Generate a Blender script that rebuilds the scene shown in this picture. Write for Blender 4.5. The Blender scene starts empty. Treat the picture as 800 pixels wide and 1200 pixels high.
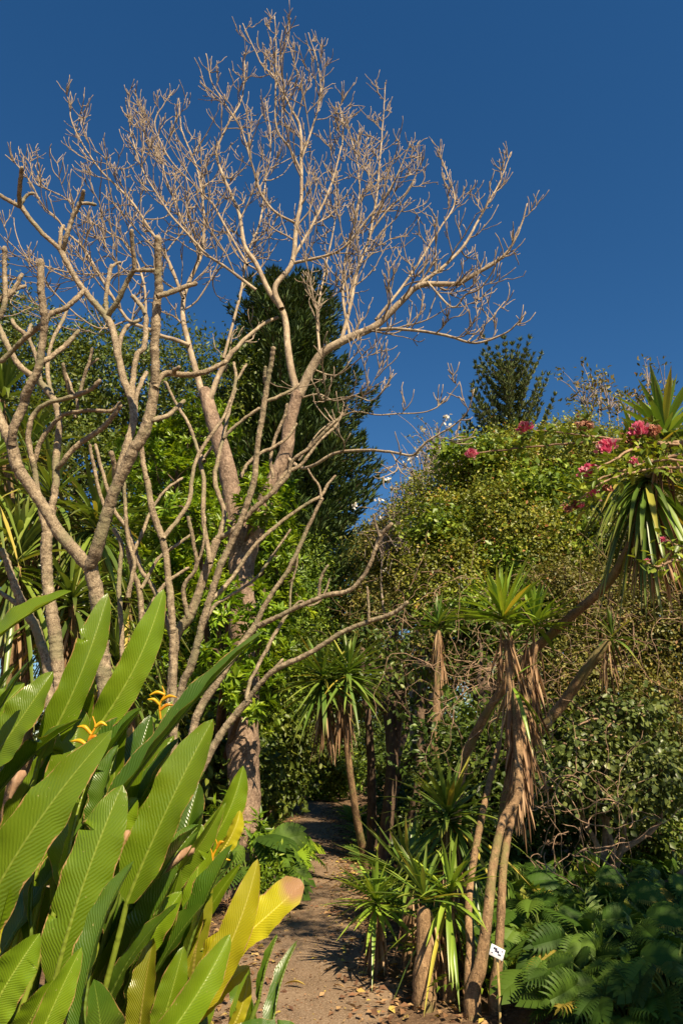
import bpy, math, random
import numpy as np
from mathutils import Vector, Matrix

rng = np.random.default_rng(11)
random.seed(11)
PI = math.pi
scene = bpy.context.scene
col = scene.collection

# ------------------------------------------------------------------ camera
F, PITCH, CAMZ = 850.0, math.radians(18.5), 1.7
CP, SP = math.cos(PITCH), math.sin(PITCH)
cam_d = bpy.data.cameras.new("camera")
cam = bpy.data.objects.new("camera", cam_d)
col.objects.link(cam)
cam.location = (0, 0, CAMZ)
cam.rotation_euler = (PI / 2 + PITCH, 0, 0)
cam_d.sensor_fit = 'VERTICAL'
cam_d.sensor_height = 36.0
cam_d.lens = 36.0 * F / 1200.0
cam_d.clip_start = 0.05
cam_d.clip_end = 2000
scene.camera = cam


def at(px, py, Y):
    """A point of the garden at forward distance Y seen in direction (px, py)."""
    xc, yc = (px - 400) / F, (600 - py) / F
    dy = CP - yc * SP
    dz = SP + yc * CP
    s = Y / dy
    return np.array([xc * s, Y, CAMZ + dz * s])


def nz(v):
    v = np.asarray(v, float)
    return v / (np.linalg.norm(v, axis=-1, keepdims=True) + 1e-12)


UP = np.array([0., 0., 1.])


# ------------------------------------------------------------------ geometry builder
class Geo:
    def __init__(self):
        self.V, self.A, self.T, self.U, self.L, self.S = [], [], [], [], [], []
        self.n = 0

    def add(self, V, faces, rnd=0.0, tt=0.0, uu=0.0):
        """faces: list of index arrays (m,k)."""
        V = np.asarray(V, np.float32).reshape(-1, 3)
        m = len(V)
        self.V.append(V)
        for lst, a in ((self.A, rnd), (self.T, tt), (self.U, uu)):
            lst.append(np.broadcast_to(np.asarray(a, np.float32), (m,)).copy() if np.ndim(a) == 0 else np.asarray(a, np.float32).reshape(m))
        for f in faces:
            f = np.asarray(f, np.int32)
            if f.size == 0:
                continue
            self.L.append((f + self.n).reshape(-1))
            self.S.append(np.full(len(f), f.shape[1], np.int32))
        self.n += m

    def build(self, name, mat, parent=None, smooth=True):
        V = np.concatenate(self.V)
        L = np.concatenate(self.L)
        S = np.concatenate(self.S)
        if parent is not None:
            V = V - np.array(parent.location, np.float32)
        me = bpy.data.meshes.new(name)
        me.vertices.add(len(V))
        me.vertices.foreach_set('co', V.reshape(-1))
        me.loops.add(len(L))
        me.loops.foreach_set('vertex_index', L)
        me.polygons.add(len(S))
        st = np.zeros(len(S), np.int32)
        st[1:] = np.cumsum(S)[:-1]
        me.polygons.foreach_set('loop_start', st)
        if smooth:
            me.polygons.foreach_set('use_smooth', np.ones(len(S), bool))
        for nm, lst in (('rnd', self.A), ('tt', self.T), ('uu', self.U)):
            at_ = me.attributes.new(nm, 'FLOAT', 'POINT')
            at_.data.foreach_set('value', np.concatenate(lst))
        me.update(calc_edges=True)
        me.materials.append(mat)
        o = bpy.data.objects.new(name, me)
        col.objects.link(o)
        if parent is not None:
            o.parent = parent
        return o


def thing(name, label, cat, loc, group=None):
    o = bpy.data.objects.new(name, None)
    o.empty_display_size = 0.2
    col.objects.link(o)
    o.location = [float(v) for v in loc]
    o['label'] = label
    o['category'] = cat
    if group:
        o['group'] = group
    return o


def tag(o, label=None, cat=None, group=None, kind=None):
    if label: o['label'] = label
    if cat: o['category'] = cat
    if group: o['group'] = group
    if kind: o['kind'] = kind
    return o


def copy_thing(src, loc, rz, sc, label, group=None):
    r = src.copy()
    col.objects.link(r)
    r.location = [float(v) for v in loc]
    r.rotation_euler = (0, 0, rz)
    r.scale = (sc, sc, sc)
    r['label'] = label
    if group: r['group'] = group
    for ch in list(src.children):
        c = ch.copy(); col.objects.link(c); c.parent = r
        for g in list(ch.children):
            d = g.copy(); col.objects.link(d); d.parent = c
    return r


def catmull(P, R, step):
    """Smooth polyline through P (n,3) with radii R, about `step` apart."""
    P = np.asarray(P, float); R = np.asarray(R, float)
    if len(P) < 3:
        n = max(2, int(np.linalg.norm(P[-1] - P[0]) / step) + 1)
        t = np.linspace(0, 1, n)[:, None]
        return P[0] * (1 - t) + P[-1] * t, R[0] * (1 - t[:, 0]) + R[-1] * t[:, 0]
    Q = np.vstack([2 * P[0] - P[1], P, 2 * P[-1] - P[-2]])
    out, ro = [], []
    for i in range(len(P) - 1):
        p0, p1, p2, p3 = Q[i:i + 4]
        n = max(2, int(np.linalg.norm(p2 - p1) / step) + 1)
        t = np.linspace(0, 1, n, endpoint=False)[:, None]
        out.append(.5 * ((2 * p1) + (-p0 + p2) * t + (2 * p0 - 5 * p1 + 4 * p2 - p3) * t ** 2 + (-p0 + 3 * p1 - 3 * p2 + p3) * t ** 3))
        ro.append(R[i] * (1 - t[:, 0]) + R[i + 1] * t[:, 0])
    out.append(P[-1:]); ro.append(R[-1:])
    return np.vstack(out), np.concatenate(ro)


def tube(g, pts, rad, n=6, rnd=0.5, cap=True, lump=0.0):
    pts = np.asarray(pts, float); rad = np.asarray(rad, float)
    m = len(pts)
    if m < 2: return
    tan = np.gradient(pts, axis=0)
    tan = nz(tan)
    ref = np.array([1., 0, 0]) if abs(tan[0][0]) < .8 else np.array([0, 1., 0])
    a = nz(np.cross(tan[0], ref))
    A = np.empty((m, 3))
    for i in range(m):
        a = a - tan[i] * np.dot(a, tan[i])
        a = a / (np.linalg.norm(a) + 1e-9)
        A[i] = a
    B = np.cross(tan, A)
    th = np.linspace(0, 2 * PI, n, endpoint=False)
    rr = np.broadcast_to(rad[:, None], (m, n))
    if lump:
        rr = rr * (1 + lump * rng.normal(0, 1, (m, n)))
    V = pts[:, None, :] + rr[..., None] * (np.cos(th)[None, :, None] * A[:, None, :] + np.sin(th)[None, :, None] * B[:, None, :])
    V = V.reshape(-1, 3)
    i = np.arange(m - 1)[:, None] * n
    j = np.arange(n)[None, :]
    k = (j + 1) % n
    q = np.stack([i + j, i + k, i + n + k, i + n + j], -1).reshape(-1, 4)
    tt = np.repeat(np.linspace(0, 1, m), n)
    faces = [q]
    if cap:
        V = np.vstack([V, pts[-1] + tan[-1] * rad[-1] * .55, ])
        tt = np.append(tt, 1)
        e = (m - 1) * n
        jj = np.arange(n)
        faces.append(np.stack([e + jj, e + (jj + 1) % n, np.full(n, m * n)], -1))
    g.add(V, faces, rnd, tt)


def frames(d, nrm):
    """orthonormal side, dir, normal from dir and a hint of the normal"""
    d = nz(d)
    s = np.cross(d, nrm)
    bad = np.linalg.norm(s, axis=-1) < 1e-4
    if bad.any():
        s[bad] = np.cross(d[bad], np.array([0.3, .9, .2]))
    s = nz(s)
    return s, d, np.cross(s, d)


def stamp(g, TV, TF, c, d, nrm, L, W=None, rnd=None, tt=None, uu=None):
    """copy template (TV,TF) to every centre; TV axes: x side (times W), y along (times L), z normal (times L)."""
    c = np.asarray(c, float); N = len(c)
    s, dd, nn = frames(np.asarray(d, float), np.asarray(nrm, float))
    L = np.broadcast_to(L, (N,)); W = L if W is None else np.broadcast_to(W, (N,))
    TV = np.asarray(TV, float); k = len(TV)
    V = (c[:, None, :] + (TV[None, :, 0] * W[:, None])[..., None] * s[:, None, :]
         + (TV[None, :, 1] * L[:, None])[..., None] * dd[:, None, :]
         + (TV[None, :, 2] * L[:, None])[..., None] * nn[:, None, :])
    off = np.arange(N) * k
    faces = [(np.asarray(f)[None] + off[:, None, None]).reshape(-1, np.asarray(f).shape[1]) for f in TF]
    if rnd is None: rnd = rng.random(N)
    g.add(V.reshape(-1, 3), faces, np.repeat(rnd, k), np.tile(TV[:, 1] if tt is None else tt, N), np.tile(np.clip(TV[:, 0], -1, 1) if uu is None else uu, N))


# a folded pointed leaf, four corners, and a rounder one of six
LEAF_V = np.array([[0, 0, 0], [.5, .42, .10], [0, 1, -.06], [-.5, .42, .10]])
LEAF_F = [np.array([[0, 1, 2], [0, 2, 3]])]
OVAL_V = np.array([[0, 0, 0], [.42, .28, .08], [.44, .62, .07], [0, 1, -.08], [-.44, .62, .07], [-.42, .28, .08]])
OVAL_F = [np.array([[0, 1, 2, 3], [0, 3, 4, 5]])]


def straps(g, c, d, L, W, droop, S=5, fold=.25, prof=None, rnd=None):
    """strap leaves from c along d, sagging by droop; V-folded, tapering"""
    c = np.asarray(c, float); d = nz(d); N = len(c)
    L = np.broadcast_to(L, (N,)); W = np.broadcast_to(W, (N,)); droop = np.broadcast_to(droop, (N,))
    t = np.linspace(0, 1, S + 1)
    pos = c[:, None, :] + d[:, None, :] * (L[:, None] * t)[..., None] - UP * (L[:, None] * droop[:, None] * t ** 2)[..., None]
    side = np.cross(d, UP); b = np.linalg.norm(side, axis=-1) < .05
    side[b] = rng.normal(0, 1, (b.sum(), 3)); side = nz(side)
    nr = np.cross(side, d)
    if prof is None:
        prof = np.clip(.55 + 1.2 * t, 0, 1) * np.clip((1 - t) * 2.4, 0.02, 1) ** .8
    w = W[:, None] * prof[None]
    Lf = pos - side[:, None] * w[..., None] * .5 + nr[:, None] * (w * fold)[..., None]
    Rt = pos + side[:, None] * w[..., None] * .5 + nr[:, None] * (w * fold)[..., None]
    V = np.stack([Lf, pos, Rt], 2).reshape(N, -1, 3)
    i = np.arange(S) * 3
    q = np.concatenate([np.stack([i, i + 1, i + 4, i + 3], -1), np.stack([i + 1, i + 2, i + 5, i + 4], -1)])
    k = (S + 1) * 3
    F_ = (q[None] + (np.arange(N) * k)[:, None, None]).reshape(-1, 4)
    if rnd is None: rnd = rng.random(N)
    g.add(V.reshape(-1, 3), [F_], np.repeat(rnd, k), np.tile(np.repeat(t, 3), N), np.tile(np.tile([-1., 0, 1.], S + 1), N))


# ------------------------------------------------------------------ materials
class NT:
    def __init__(self, name):
        self.m = bpy.data.materials.new(name)
        self.m.use_nodes = True
        self.t = self.m.node_tree
        self.t.nodes.clear()
        self.out = self.n('ShaderNodeOutputMaterial')

    def n(self, typ, **kw):
        nd = self.t.nodes.new(typ)
        for k, v in kw.items():
            if k.startswith('i_'):
                nd.inputs[k[2:].replace('_', ' ')].default_value = v
            else:
                setattr(nd, k, v)
        return nd

    def l(self, a, b):
        self.t.links.new(a, b)

    def attr(self, nm):
        return self.n('ShaderNodeAttribute', attribute_name=nm).outputs['Fac']

    def ramp(self, fac, stops):
        r = self.n('ShaderNodeValToRGB')
        e = r.color_ramp.elements
        while len(e) > 1: e.remove(e[-1])
        e[0].position = stops[0][0]; e[0].color = (*stops[0][1], 1)
        for p, c in stops[1:]:
            x = e.new(p); x.color = (*c, 1)
        self.l(fac, r.inputs[0])
        return r.outputs[0]

    def math(self, op, a, b=None, c=None):
        m = self.n('ShaderNodeMath', operation=op)
        for i, v in enumerate((a, b, c)):
            if v is None: continue
            if isinstance(v, (int, float)): m.inputs[i].default_value = v
            else: self.l(v, m.inputs[i])
        return m.outputs[0]

    def mix(self, fac, a, b, typ='MIX'):
        m = self.n('ShaderNodeMix', data_type='RGBA', blend_type=typ)
        for sock, v in ((m.inputs[0], fac), (m.inputs[6], a), (m.inputs[7], b)):
            if isinstance(v, (int, float)): sock.default_value = v
            elif isinstance(v, tuple): sock.default_value = (*v, 1)
            else: self.l(v, sock)
        return m.outputs[2]

    def noise(self, scale, detail=3, rough=.55, vec=None, coord='Object'):
        nz_ = self.n('ShaderNodeTexNoise', i_Scale=scale, i_Detail=detail, i_Roughness=rough)
        if vec is None: vec = self.n('ShaderNodeTexCoord').outputs[coord]
        self.l(vec, nz_.inputs['Vector'])
        return nz_.outputs[0]


LEAF_GAIN = (1.72, 1.42, 1.1)


def leaf_mat(name, stops, trans=.35, rough=.5, tcol=(1.25, 1.15, .5), patch=.35, spec=.35, dry=None, gain=True):
    """stops: colours over the per-leaf random value; dry: colour towards which leaf tips go"""
    k = NT(name)
    stops = [(a, tuple(min(.7, q * w) for q, w in zip(cc, LEAF_GAIN))) if gain else (a, cc) for a, cc in stops]
    c = k.ramp(k.attr('rnd'), stops)
    nf = k.noise(1.3, 2)
    hsv = k.n('ShaderNodeHueSaturation')
    k.l(c, hsv.inputs['Color'])
    k.l(k.math('MULTIPLY_ADD', nf, patch * 2, 1 - patch), hsv.inputs['Value'])
    k.l(k.math('MULTIPLY_ADD', k.noise(.9, 1), .05, .475), hsv.inputs['Hue'])
    c = hsv.outputs[0]
    if dry:
        c = k.mix(k.math('MULTIPLY', k.math('POWER', k.attr('tt'), 5.), dry[1]), c, dry[0])
    p = k.n('ShaderNodeBsdfPrincipled', i_Roughness=rough)
    p.inputs['Specular IOR Level'].default_value = spec
    k.l(c, p.inputs['Base Color'])
    tr = k.n('ShaderNodeBsdfTranslucent')
    k.l(k.mix(1.0, c, tcol, 'MULTIPLY'), tr.inputs['Color'])
    ms = k.n('ShaderNodeMixShader', i_Fac=trans)
    k.l(p.outputs[0], ms.inputs[1]); k.l(tr.outputs[0], ms.inputs[2])
    k.l(ms.outputs[0], k.out.inputs[0])
    return k.m


def bark_mat(name, c1, c2, c3, scale=14, bump=.5, stretch=1.0, rough=.85, moss=None, dist=.02, flecks=False):
    k = NT(name)
    tc = k.n('ShaderNodeTexCoord').outputs['Object']
    mp = k.n('ShaderNodeMapping'); k.l(tc, mp.inputs[0]); mp.inputs['Scale'].default_value = (1, 1, stretch)
    v = mp.outputs[0]
    a = k.noise(scale, 5, .65, v)
    b = k.noise(scale * .22, 3, .6, tc)
    c = k.ramp(a, [(.3, c1), (.5, c2), (.68, c3)])
    c = k.mix(k.ramp(b, [(.42, (0, 0, 0)), (.62, (1, 1, 1))]), c, k.mix(.55, c, c1))
    if flecks:
        c = k.mix(k.ramp(k.noise(scale * 4.2, 3, .7, tc), [(.50, (0, 0, 0)), (.64, (.75, .75, .75))]), c, c3)
        c = k.mix(k.ramp(k.noise(scale * 2.6, 4, .75, tc), [(.56, (0, 0, 0)), (.66, (.85, .85, .85))]), c, tuple(q * .6 for q in c1))
    if moss:
        c = k.mix(k.ramp(k.noise(3.1, 4, .6, tc), [(.52, (0, 0, 0)), (.62, (.8, .8, .8))]), c, moss)
    p = k.n('ShaderNodeBsdfPrincipled', i_Roughness=rough)
    p.inputs['Specular IOR Level'].default_value = .25
    k.l(c, p.inputs['Base Color'])
    bp = k.n('ShaderNodeBump', i_Strength=bump, i_Distance=dist)
    k.l(a, bp.inputs['Height']); k.l(bp.outputs[0], p.inputs['Normal'])
    k.l(p.outputs[0], k.out.inputs[0])
    return k.m


M = {}
M['coral_bark'] = bark_mat('coral tree bark', (.18, .13, .085), (.37, .29, .19), (.53, .43, .29), 15, .9, .5, dist=.03)
M['coral_trunk'] = bark_mat('coral tree old bark', (.10, .065, .042), (.25, .17, .115), (.40, .29, .20), 9, 1.0, .45, dist=.05, flecks=True)
M['coral_twig'] = bark_mat('coral tree twig bark', (.15, .11, .075), (.31, .24, .165), (.43, .345, .24), 15, .4, .6)
M['frangipani_bark'] = bark_mat('frangipani bark', (.10, .072, .045), (.27, .205, .128), (.46, .37, .24), 26, .9, .8, moss=(.20, .18, .10), flecks=True)
M['yucca_bark'] = bark_mat('yucca trunk bark', (.085, .052, .026), (.22, .135, .068), (.36, .235, .12), 20, 1.0, .3, moss=(.17, .15, .055), flecks=True)
M['dark_bark'] = bark_mat('understorey bark', (.05, .033, .022), (.12, .08, .05), (.20, .14, .09), 18, .8, .4)
M['vine_bark'] = bark_mat('dry vine', (.16, .10, .06), (.32, .21, .13), (.45, .32, .21), 30, .3)
M['dead_leaf'] = leaf_mat('dead strap leaves', [(0, (.13, .07, .035)), (.5, (.30, .18, .09)), (1, (.46, .32, .18))], .2, .75, (1.1, 1, .8), gain=False)
M['yucca_leaf'] = leaf_mat('yucca leaves', [(0, (.035, .085, .016)), (.55, (.07, .15, .028)), (.9, (.12, .21, .04)), (1, (.26, .25, .05))], .22, .38, dry=((.30, .22, .06), .5), spec=.5)
M['yucca_leaf_bright'] = leaf_mat('bright yucca leaves', [(0, (.07, .15, .02)), (.55, (.13, .25, .035)), (.95, (.18, .31, .045)), (1, (.34, .33, .06))], .25, .35, dry=((.36, .28, .07), .3), spec=.5)
M['strap_leaf'] = leaf_mat('screwpine leaves', [(0, (.03, .06, .015)), (.5, (.07, .13, .025)), (.93, (.11, .18, .03)), (1, (.30, .26, .07))], .22, .36, dry=((.30, .23, .08), .5), spec=.5)
M['conifer'] = leaf_mat('conifer needles', [(0, (.014, .034, .012)), (.6, (.028, .062, .018)), (1, (.055, .10, .022))], .12, .6, patch=.3)
M['far_conifer'] = leaf_mat('far conifer needles', [(0, (.03, .055, .018)), (.6, (.05, .085, .028)), (1, (.085, .12, .036))], .12, .6, patch=.25)
M['vine_leaf'] = leaf_mat('creeper leaves', [(0, (.045, .07, .013)), (.45, (.095, .14, .02)), (.8, (.17, .215, .03)), (.93, (.25, .25, .05)), (1, (.20, .11, .05))], .25, .42, patch=.55)
M['vine_leaf_green'] = leaf_mat('green creeper leaves', [(0, (.04, .085, .014)), (.5, (.085, .16, .022)), (1, (.17, .26, .035))], .28, .42, patch=.4)
M['olive_leaf'] = leaf_mat('olive scrub leaves', [(0, (.045, .055, .014)), (.5, (.085, .105, .024)), (.85, (.145, .155, .04)), (1, (.16, .11, .055))], .2, .5, patch=.5)
M['round_leaf'] = leaf_mat('round grey green leaves', [(0, (.03, .055, .016)), (.5, (.06, .10, .03)), (1, (.12, .17, .055))], .25, .4)
M['bright_leaf'] = leaf_mat('bright shrub leaves', [(0, (.045, .10, .010)), (.45, (.09, .18, .014)), (1, (.19, .30, .024))], .32, .38, patch=.3)
M['mid_leaf'] = leaf_mat('evergreen leaves', [(0, (.022, .045, .009)), (.5, (.048, .085, .015)), (1, (.10, .145, .024))], .25, .45, patch=.4)
M['dark_leaf'] = leaf_mat('shade leaves', [(0, (.02, .04, .01)), (.5, (.04, .08, .016)), (1, (.08, .13, .025))], .22, .42, patch=.3)
M['monstera'] = leaf_mat('split leaves', [(0, (.016, .044, .008)), (.5, (.032, .080, .012)), (.93, (.065, .135, .02)), (1, (.16, .15, .03))], .25, .55, spec=.18)
M['fern'] = leaf_mat('fern fronds', [(0, (.04, .09, .012)), (.5, (.08, .16, .02)), (1, (.16, .25, .03))], .3, .5)
M['stem_green'] = bark_mat('green stems', (.07, .11, .02), (.12, .17, .03), (.17, .22, .05), 12, .2)
# ------------------------------------------------------------------ sky and sun
SUN_AZ, SUN_EL = math.radians(26), math.radians(46)      # behind the camera, off to the right
sun_dir = np.array([math.sin(SUN_AZ) * math.cos(SUN_EL), -math.cos(SUN_AZ) * math.cos(SUN_EL), math.sin(SUN_EL)])  # towards the sun
w = bpy.data.worlds.new("World"); scene.world = w; w.use_nodes = True
wt = w.node_tree; wt.nodes.clear()
sky = wt.nodes.new('ShaderNodeTexSky'); sky.sky_type = 'NISHITA'; sky.sun_disc = False
sky.sun_elevation = SUN_EL
sky.sun_rotation = math.atan2(sun_dir[0], sun_dir[1])
sky.altitude = 300; sky.air_density = 1.0; sky.dust_density = 0.05; sky.ozone_density = 3.0
hs = wt.nodes.new('ShaderNodeHueSaturation'); hs.inputs['Saturation'].default_value = 1.28; hs.inputs['Value'].default_value = 0.86
bg = wt.nodes.new('ShaderNodeBackground'); bg.inputs['Strength'].default_value = 0.062
wo = wt.nodes.new('ShaderNodeOutputWorld')
wt.links.new(sky.outputs[0], hs.inputs['Color']); wt.links.new(hs.outputs[0], bg.inputs[0]); wt.links.new(bg.outputs[0], wo.inputs[0])
sl = bpy.data.lights.new('sun', 'SUN'); sl.energy = 5.0; sl.angle = math.radians(.5); sl.color = (1, .83, .60)
so = bpy.data.objects.new('sun', sl); col.objects.link(so)
so.rotation_euler = Vector(sun_dir).to_track_quat('Z', 'Y').to_euler()
so.location = (8, -10, 14)
vs = scene.view_settings
vs.view_transform = 'Standard'; vs.look = 'None'; vs.exposure = 1.0; vs.gamma = 1; vs.use_curve_mapping = False
cy = scene.cycles
cy.max_bounces = 8; cy.diffuse_bounces = 5; cy.glossy_bounces = 2; cy.transmission_bounces = 4; cy.transparent_max_bounces = 4
cy.sample_clamp_indirect = 6
cy.use_denoising = True

# ------------------------------------------------------------------ ground and path
def path_mid(y):  return -.09 - .0335 * y + .016 * np.sin(y * .55) - .0004 * np.maximum(y - 16, 0) ** 2
def path_half(y): return np.interp(y, [-6, 3, 6, 9, 14, 20, 26, 40], [.66, .64, .60, .66, .70, .68, .62, .5])

def relief(x, y):
    d = np.abs(x - path_mid(y)) - path_half(y)
    k = np.clip((d - .1) / 1.6, 0, 1)
    k = k * k * (3 - 2 * k)
    h = .07 * np.sin(1.9 * x + .7 * y) + .06 * np.sin(1.3 * y - 1.1 * x + 1) + .04 * np.sin(4.1 * x + 1) * np.sin(3.7 * y) + .05
    return k * h

def ground_z(x, y): return float(relief(np.array(x, float), np.array(y, float)))

g = Geo()
xs = np.unique(np.concatenate([np.linspace(-400, -30, 12), np.linspace(-30, -6, 25), np.linspace(-6, 7, 88), np.linspace(7, 30, 25), np.linspace(30, 400, 12)]))
ys = np.unique(np.concatenate([np.linspace(-200, -6, 10), np.linspace(-6, 16, 110), np.linspace(16, 50, 60), np.linspace(50, 600, 14)]))
X, Y = np.meshgrid(xs, ys)
Z = np.where((np.abs(X) < 32) & (Y > -8) & (Y < 52), relief(X, Y), 0)
nx, ny = len(xs), len(ys)
i = (np.arange(ny - 1)[:, None] * nx + np.arange(nx - 1)[None]).reshape(-1)
g.add(np.stack([X, Y, Z], -1), [np.stack([i, i + 1, i + nx + 1, i + nx], -1)])
k = NT('garden soil')
c = k.ramp(k.noise(7, 6, .65), [(.3, (.075, .045, .026)), (.5, (.15, .095, .055)), (.72, (.25, .165, .10))])
c = k.mix(k.ramp(k.noise(45, 3, .6), [(.55, (0, 0, 0)), (.7, (.7, .7, .7))]), c, (.30, .20, .11))
p = k.n('ShaderNodeBsdfPrincipled', i_Roughness=.95)
p.inputs['Specular IOR Level'].default_value = .1
k.l(c, p.inputs['Base Color'])
bp = k.n('ShaderNodeBump', i_Strength=.8, i_Distance=.05)
k.l(k.noise(22, 6, .7), bp.inputs['Height']); k.l(bp.outputs[0], p.inputs['Normal'])
k.l(p.outputs[0], k.out.inputs[0])
tag(g.build('ground', k.m), kind='structure')

g = Geo()
yy = np.concatenate([np.arange(-6, 14, .08), np.arange(14, 36, .2)])
uu = np.linspace(-1, 1, 15)
ed = .06 * np.sin(yy * 5.3) + .05 * np.sin(yy * 11.7 + 1) + .07 * np.sin(yy * 1.9 + 2)
ed2 = .06 * np.sin(yy * 4.7 + 3) + .05 * np.sin(yy * 13.1) + .07 * np.sin(yy * 2.3)
hw = path_half(yy)
X = path_mid(yy)[:, None] + np.where(uu < 0, uu[None] * (hw + ed)[:, None], uu[None] * (hw + ed2)[:, None])
Y = np.broadcast_to(yy[:, None], X.shape)
Z = .004 + .022 * (1 - uu[None] ** 2) + .006 * np.sin(X * 9 + Y * 4) * (1 - uu[None] ** 2)
n = len(uu)
i = (np.arange(len(yy) - 1)[:, None] * n + np.arange(n - 1)[None]).reshape(-1)
g.add(np.stack([X, Y, Z], -1), [np.stack([i, i + 1, i + n + 1, i + n], -1)])
k = NT('beaten earth and grit')
c = k.ramp(k.noise(2.2, 5, .6), [(.3, (.145, .098, .060)), (.55, (.22, .152, .094)), (.75, (.30, .215, .135))])
c = k.mix(k.ramp(k.noise(90, 2, .6), [(.52, (0, 0, 0)), (.66, (.75, .75, .75))]), c, (.42, .32, .22))
c = k.mix(k.ramp(k.noise(60, 2, .6), [(.56, (0, 0, 0)), (.68, (.6, .6, .6))]), c, (.12, .08, .05))
p = k.n('ShaderNodeBsdfPrincipled', i_Roughness=.95)
p.inputs['Specular IOR Level'].default_value = .12
k.l(c, p.inputs['Base Color'])
bp = k.n('ShaderNodeBump', i_Strength=.7, i_Distance=.02)
k.l(k.noise(50, 6, .75), bp.inputs['Height']); k.l(bp.outputs[0], p.inputs['Normal'])
k.l(p.outputs[0], k.out.inputs[0])
tag(g.build('path', k.m), kind='structure')

# fallen leaves and twigs that nobody could count
g = Geo()
N = 9000
y = rng.uniform(3.2, 26, N) ** 1.0
sgn = rng.choice([-1, 1], N)
off = np.abs(rng.normal(0, .55, N)) * rng.choice([1, 1, -.35], N)
x = path_mid(y) + sgn * (path_half(y) - .03 + off)
z = relief(x, y) + .035
nr = nz(np.stack([rng.normal(0, .35, N), rng.normal(0, .35, N), np.ones(N)], -1))
a = rng.uniform(0, 2 * PI, N)
Ls = rng.uniform(.03, .09, N)
stamp(g, LEAF_V, LEAF_F, np.stack([x, y, z], -1), np.stack([np.cos(a), np.sin(a), rng.normal(0, .2, N)], -1), nr, Ls, Ls * .55)
N = 5200                                  # grit and crumbs lying on the path itself
y = 3.4 + 20 * rng.random(N) ** 1.7
x = path_mid(y) + path_half(y) * np.clip(rng.normal(0, .6, N), -1, 1)
z = .006 + .022 * (1 - np.clip((x - path_mid(y)) / path_half(y), -1, 1) ** 2) + .004
a = rng.uniform(0, 2 * PI, N); Ls = rng.uniform(.006, .026, N) * np.where(rng.random(N) < .06, 2.2, 1)
stamp(g, LEAF_V, LEAF_F, np.stack([x, y, z], -1), np.stack([np.cos(a), np.sin(a), rng.normal(0, .3, N)], -1), nz(np.stack([rng.normal(0, .4, N), rng.normal(0, .4, N), np.ones(N)], -1)), Ls, Ls * .6)
M['litter'] = leaf_mat('leaf litter', [(0, (.10, .05, .025)), (.5, (.24, .13, .06)), (.85, (.38, .25, .11)), (1, (.45, .36, .06))], .1, .8, gain=False)
tag(g.build('leaf_litter', M['litter']), kind='stuff')

# single fallen leaves on the bare path
for (px, py, Yg, ln, lab) in ((345, 1157, 6.35, .17, 'curled yellow fallen leaf alone on the bare path beside the big-leaved clump'),
                              (397, 1160, 6.3, .11, 'small straw-coloured fallen leaf near the right edge of the bare path'),
                              (410, 1163, 6.25, .08, 'tiny pale fallen leaf by the foot of the small path-edge yucca')):
    p0 = at(px, py, Yg); p0[2] = .045
    g = Geo()
    a = rng.uniform(-.6, .3)
    d = np.array([math.cos(a), math.sin(a), .05])
    t = np.linspace(0, 1, 9)
    wv = .16 * np.sin(PI * np.clip(t, .02, .98)) ** .7
    for s_ in (-1, 0, 1): pass
    cx = np.array([[s_ * wv[i] * .9, t[i], .10 * math.sin(PI * t[i]) + abs(s_) * wv[i] * .5] for i in range(9) for s_ in (-1, 0, 1)])
    q = [[i * 3 + j, i * 3 + j + 1, i * 3 + j + 4, i * 3 + j + 3] for i in range(8) for j in (0, 1)]
    stamp(g, cx, [np.array(q)], [p0 - d * ln / 2], [d], [[0, .2, 1.]], ln, rnd=np.array([.97 if 'yellow' in lab else .85]))
    tag(g.build('fallen_leaf', M['litter']), lab, 'leaf', 'single leaves fallen on the path')
# ------------------------------------------------------------------ bare coral tree (big pale tree, left of the path)
CORAL_Y = 10.2
base = at(287, 1068, CORAL_Y); base[2] = 0
coral = thing('coral_tree', 'tall leafless tree with pale pinkish bark and a wide crown of upturned twigs', 'tree', base)
trunk_g, limb_g, twig_g = Geo(), Geo(), Geo()

def trace(pts, Y0, Y1, r0, r1, step=.08, wob=.0):
    P = []
    m = len(pts)
    for i, (px, py) in enumerate(pts):
        P.append(at(px, py, Y0 + (Y1 - Y0) * i / (m - 1)))
    return catmull(P, np.linspace(r0, r1, m), step)

tp = [np.array([base[0] + .02, CORAL_Y, -.15])] + [at(px, py, CORAL_Y) for px, py in ((287, 1040), (286, 960), (285, 870), (286, 780), (284, 700), (283, 655))]
P_, R_ = catmull(tp, [.36, .27, .225, .205, .195, .185, .175], .1)
R_ = R_ * (1 + .05 * np.sin(np.arange(len(R_)) * .7) + .03 * np.sin(np.arange(len(R_)) * 1.9))
tube(trunk_g, P_, R_, 22, lump=.035)

limbs = []
def limb(pts, Y0, Y1, r0, r1, dens=1.0, g_=None, start=.25):
    P, R = trace(pts, Y0, Y1, r0 * (1 if g_ is trunk_g else .66), r1 * .8)
    P = P + np.cumsum(rng.normal(0, .004, P.shape), 0) * np.linspace(0, 1, len(P))[:, None]
    tube(g_ or limb_g, P, R, 10 if r0 > .05 else 7, lump=.03)
    limbs.append((P, R, dens, start))

Yc = CORAL_Y
# the two big forks
limb([(283, 665), (275, 600), (264, 545), (250, 500), (241, 470), (238, 458)], Yc, Yc + .2, .165, .115, 0, trunk_g)
limb([(284, 665), (300, 620), (318, 570), (335, 532), (341, 495), (350, 462)], Yc, Yc - .3, .145, .105, 0, trunk_g)
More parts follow.
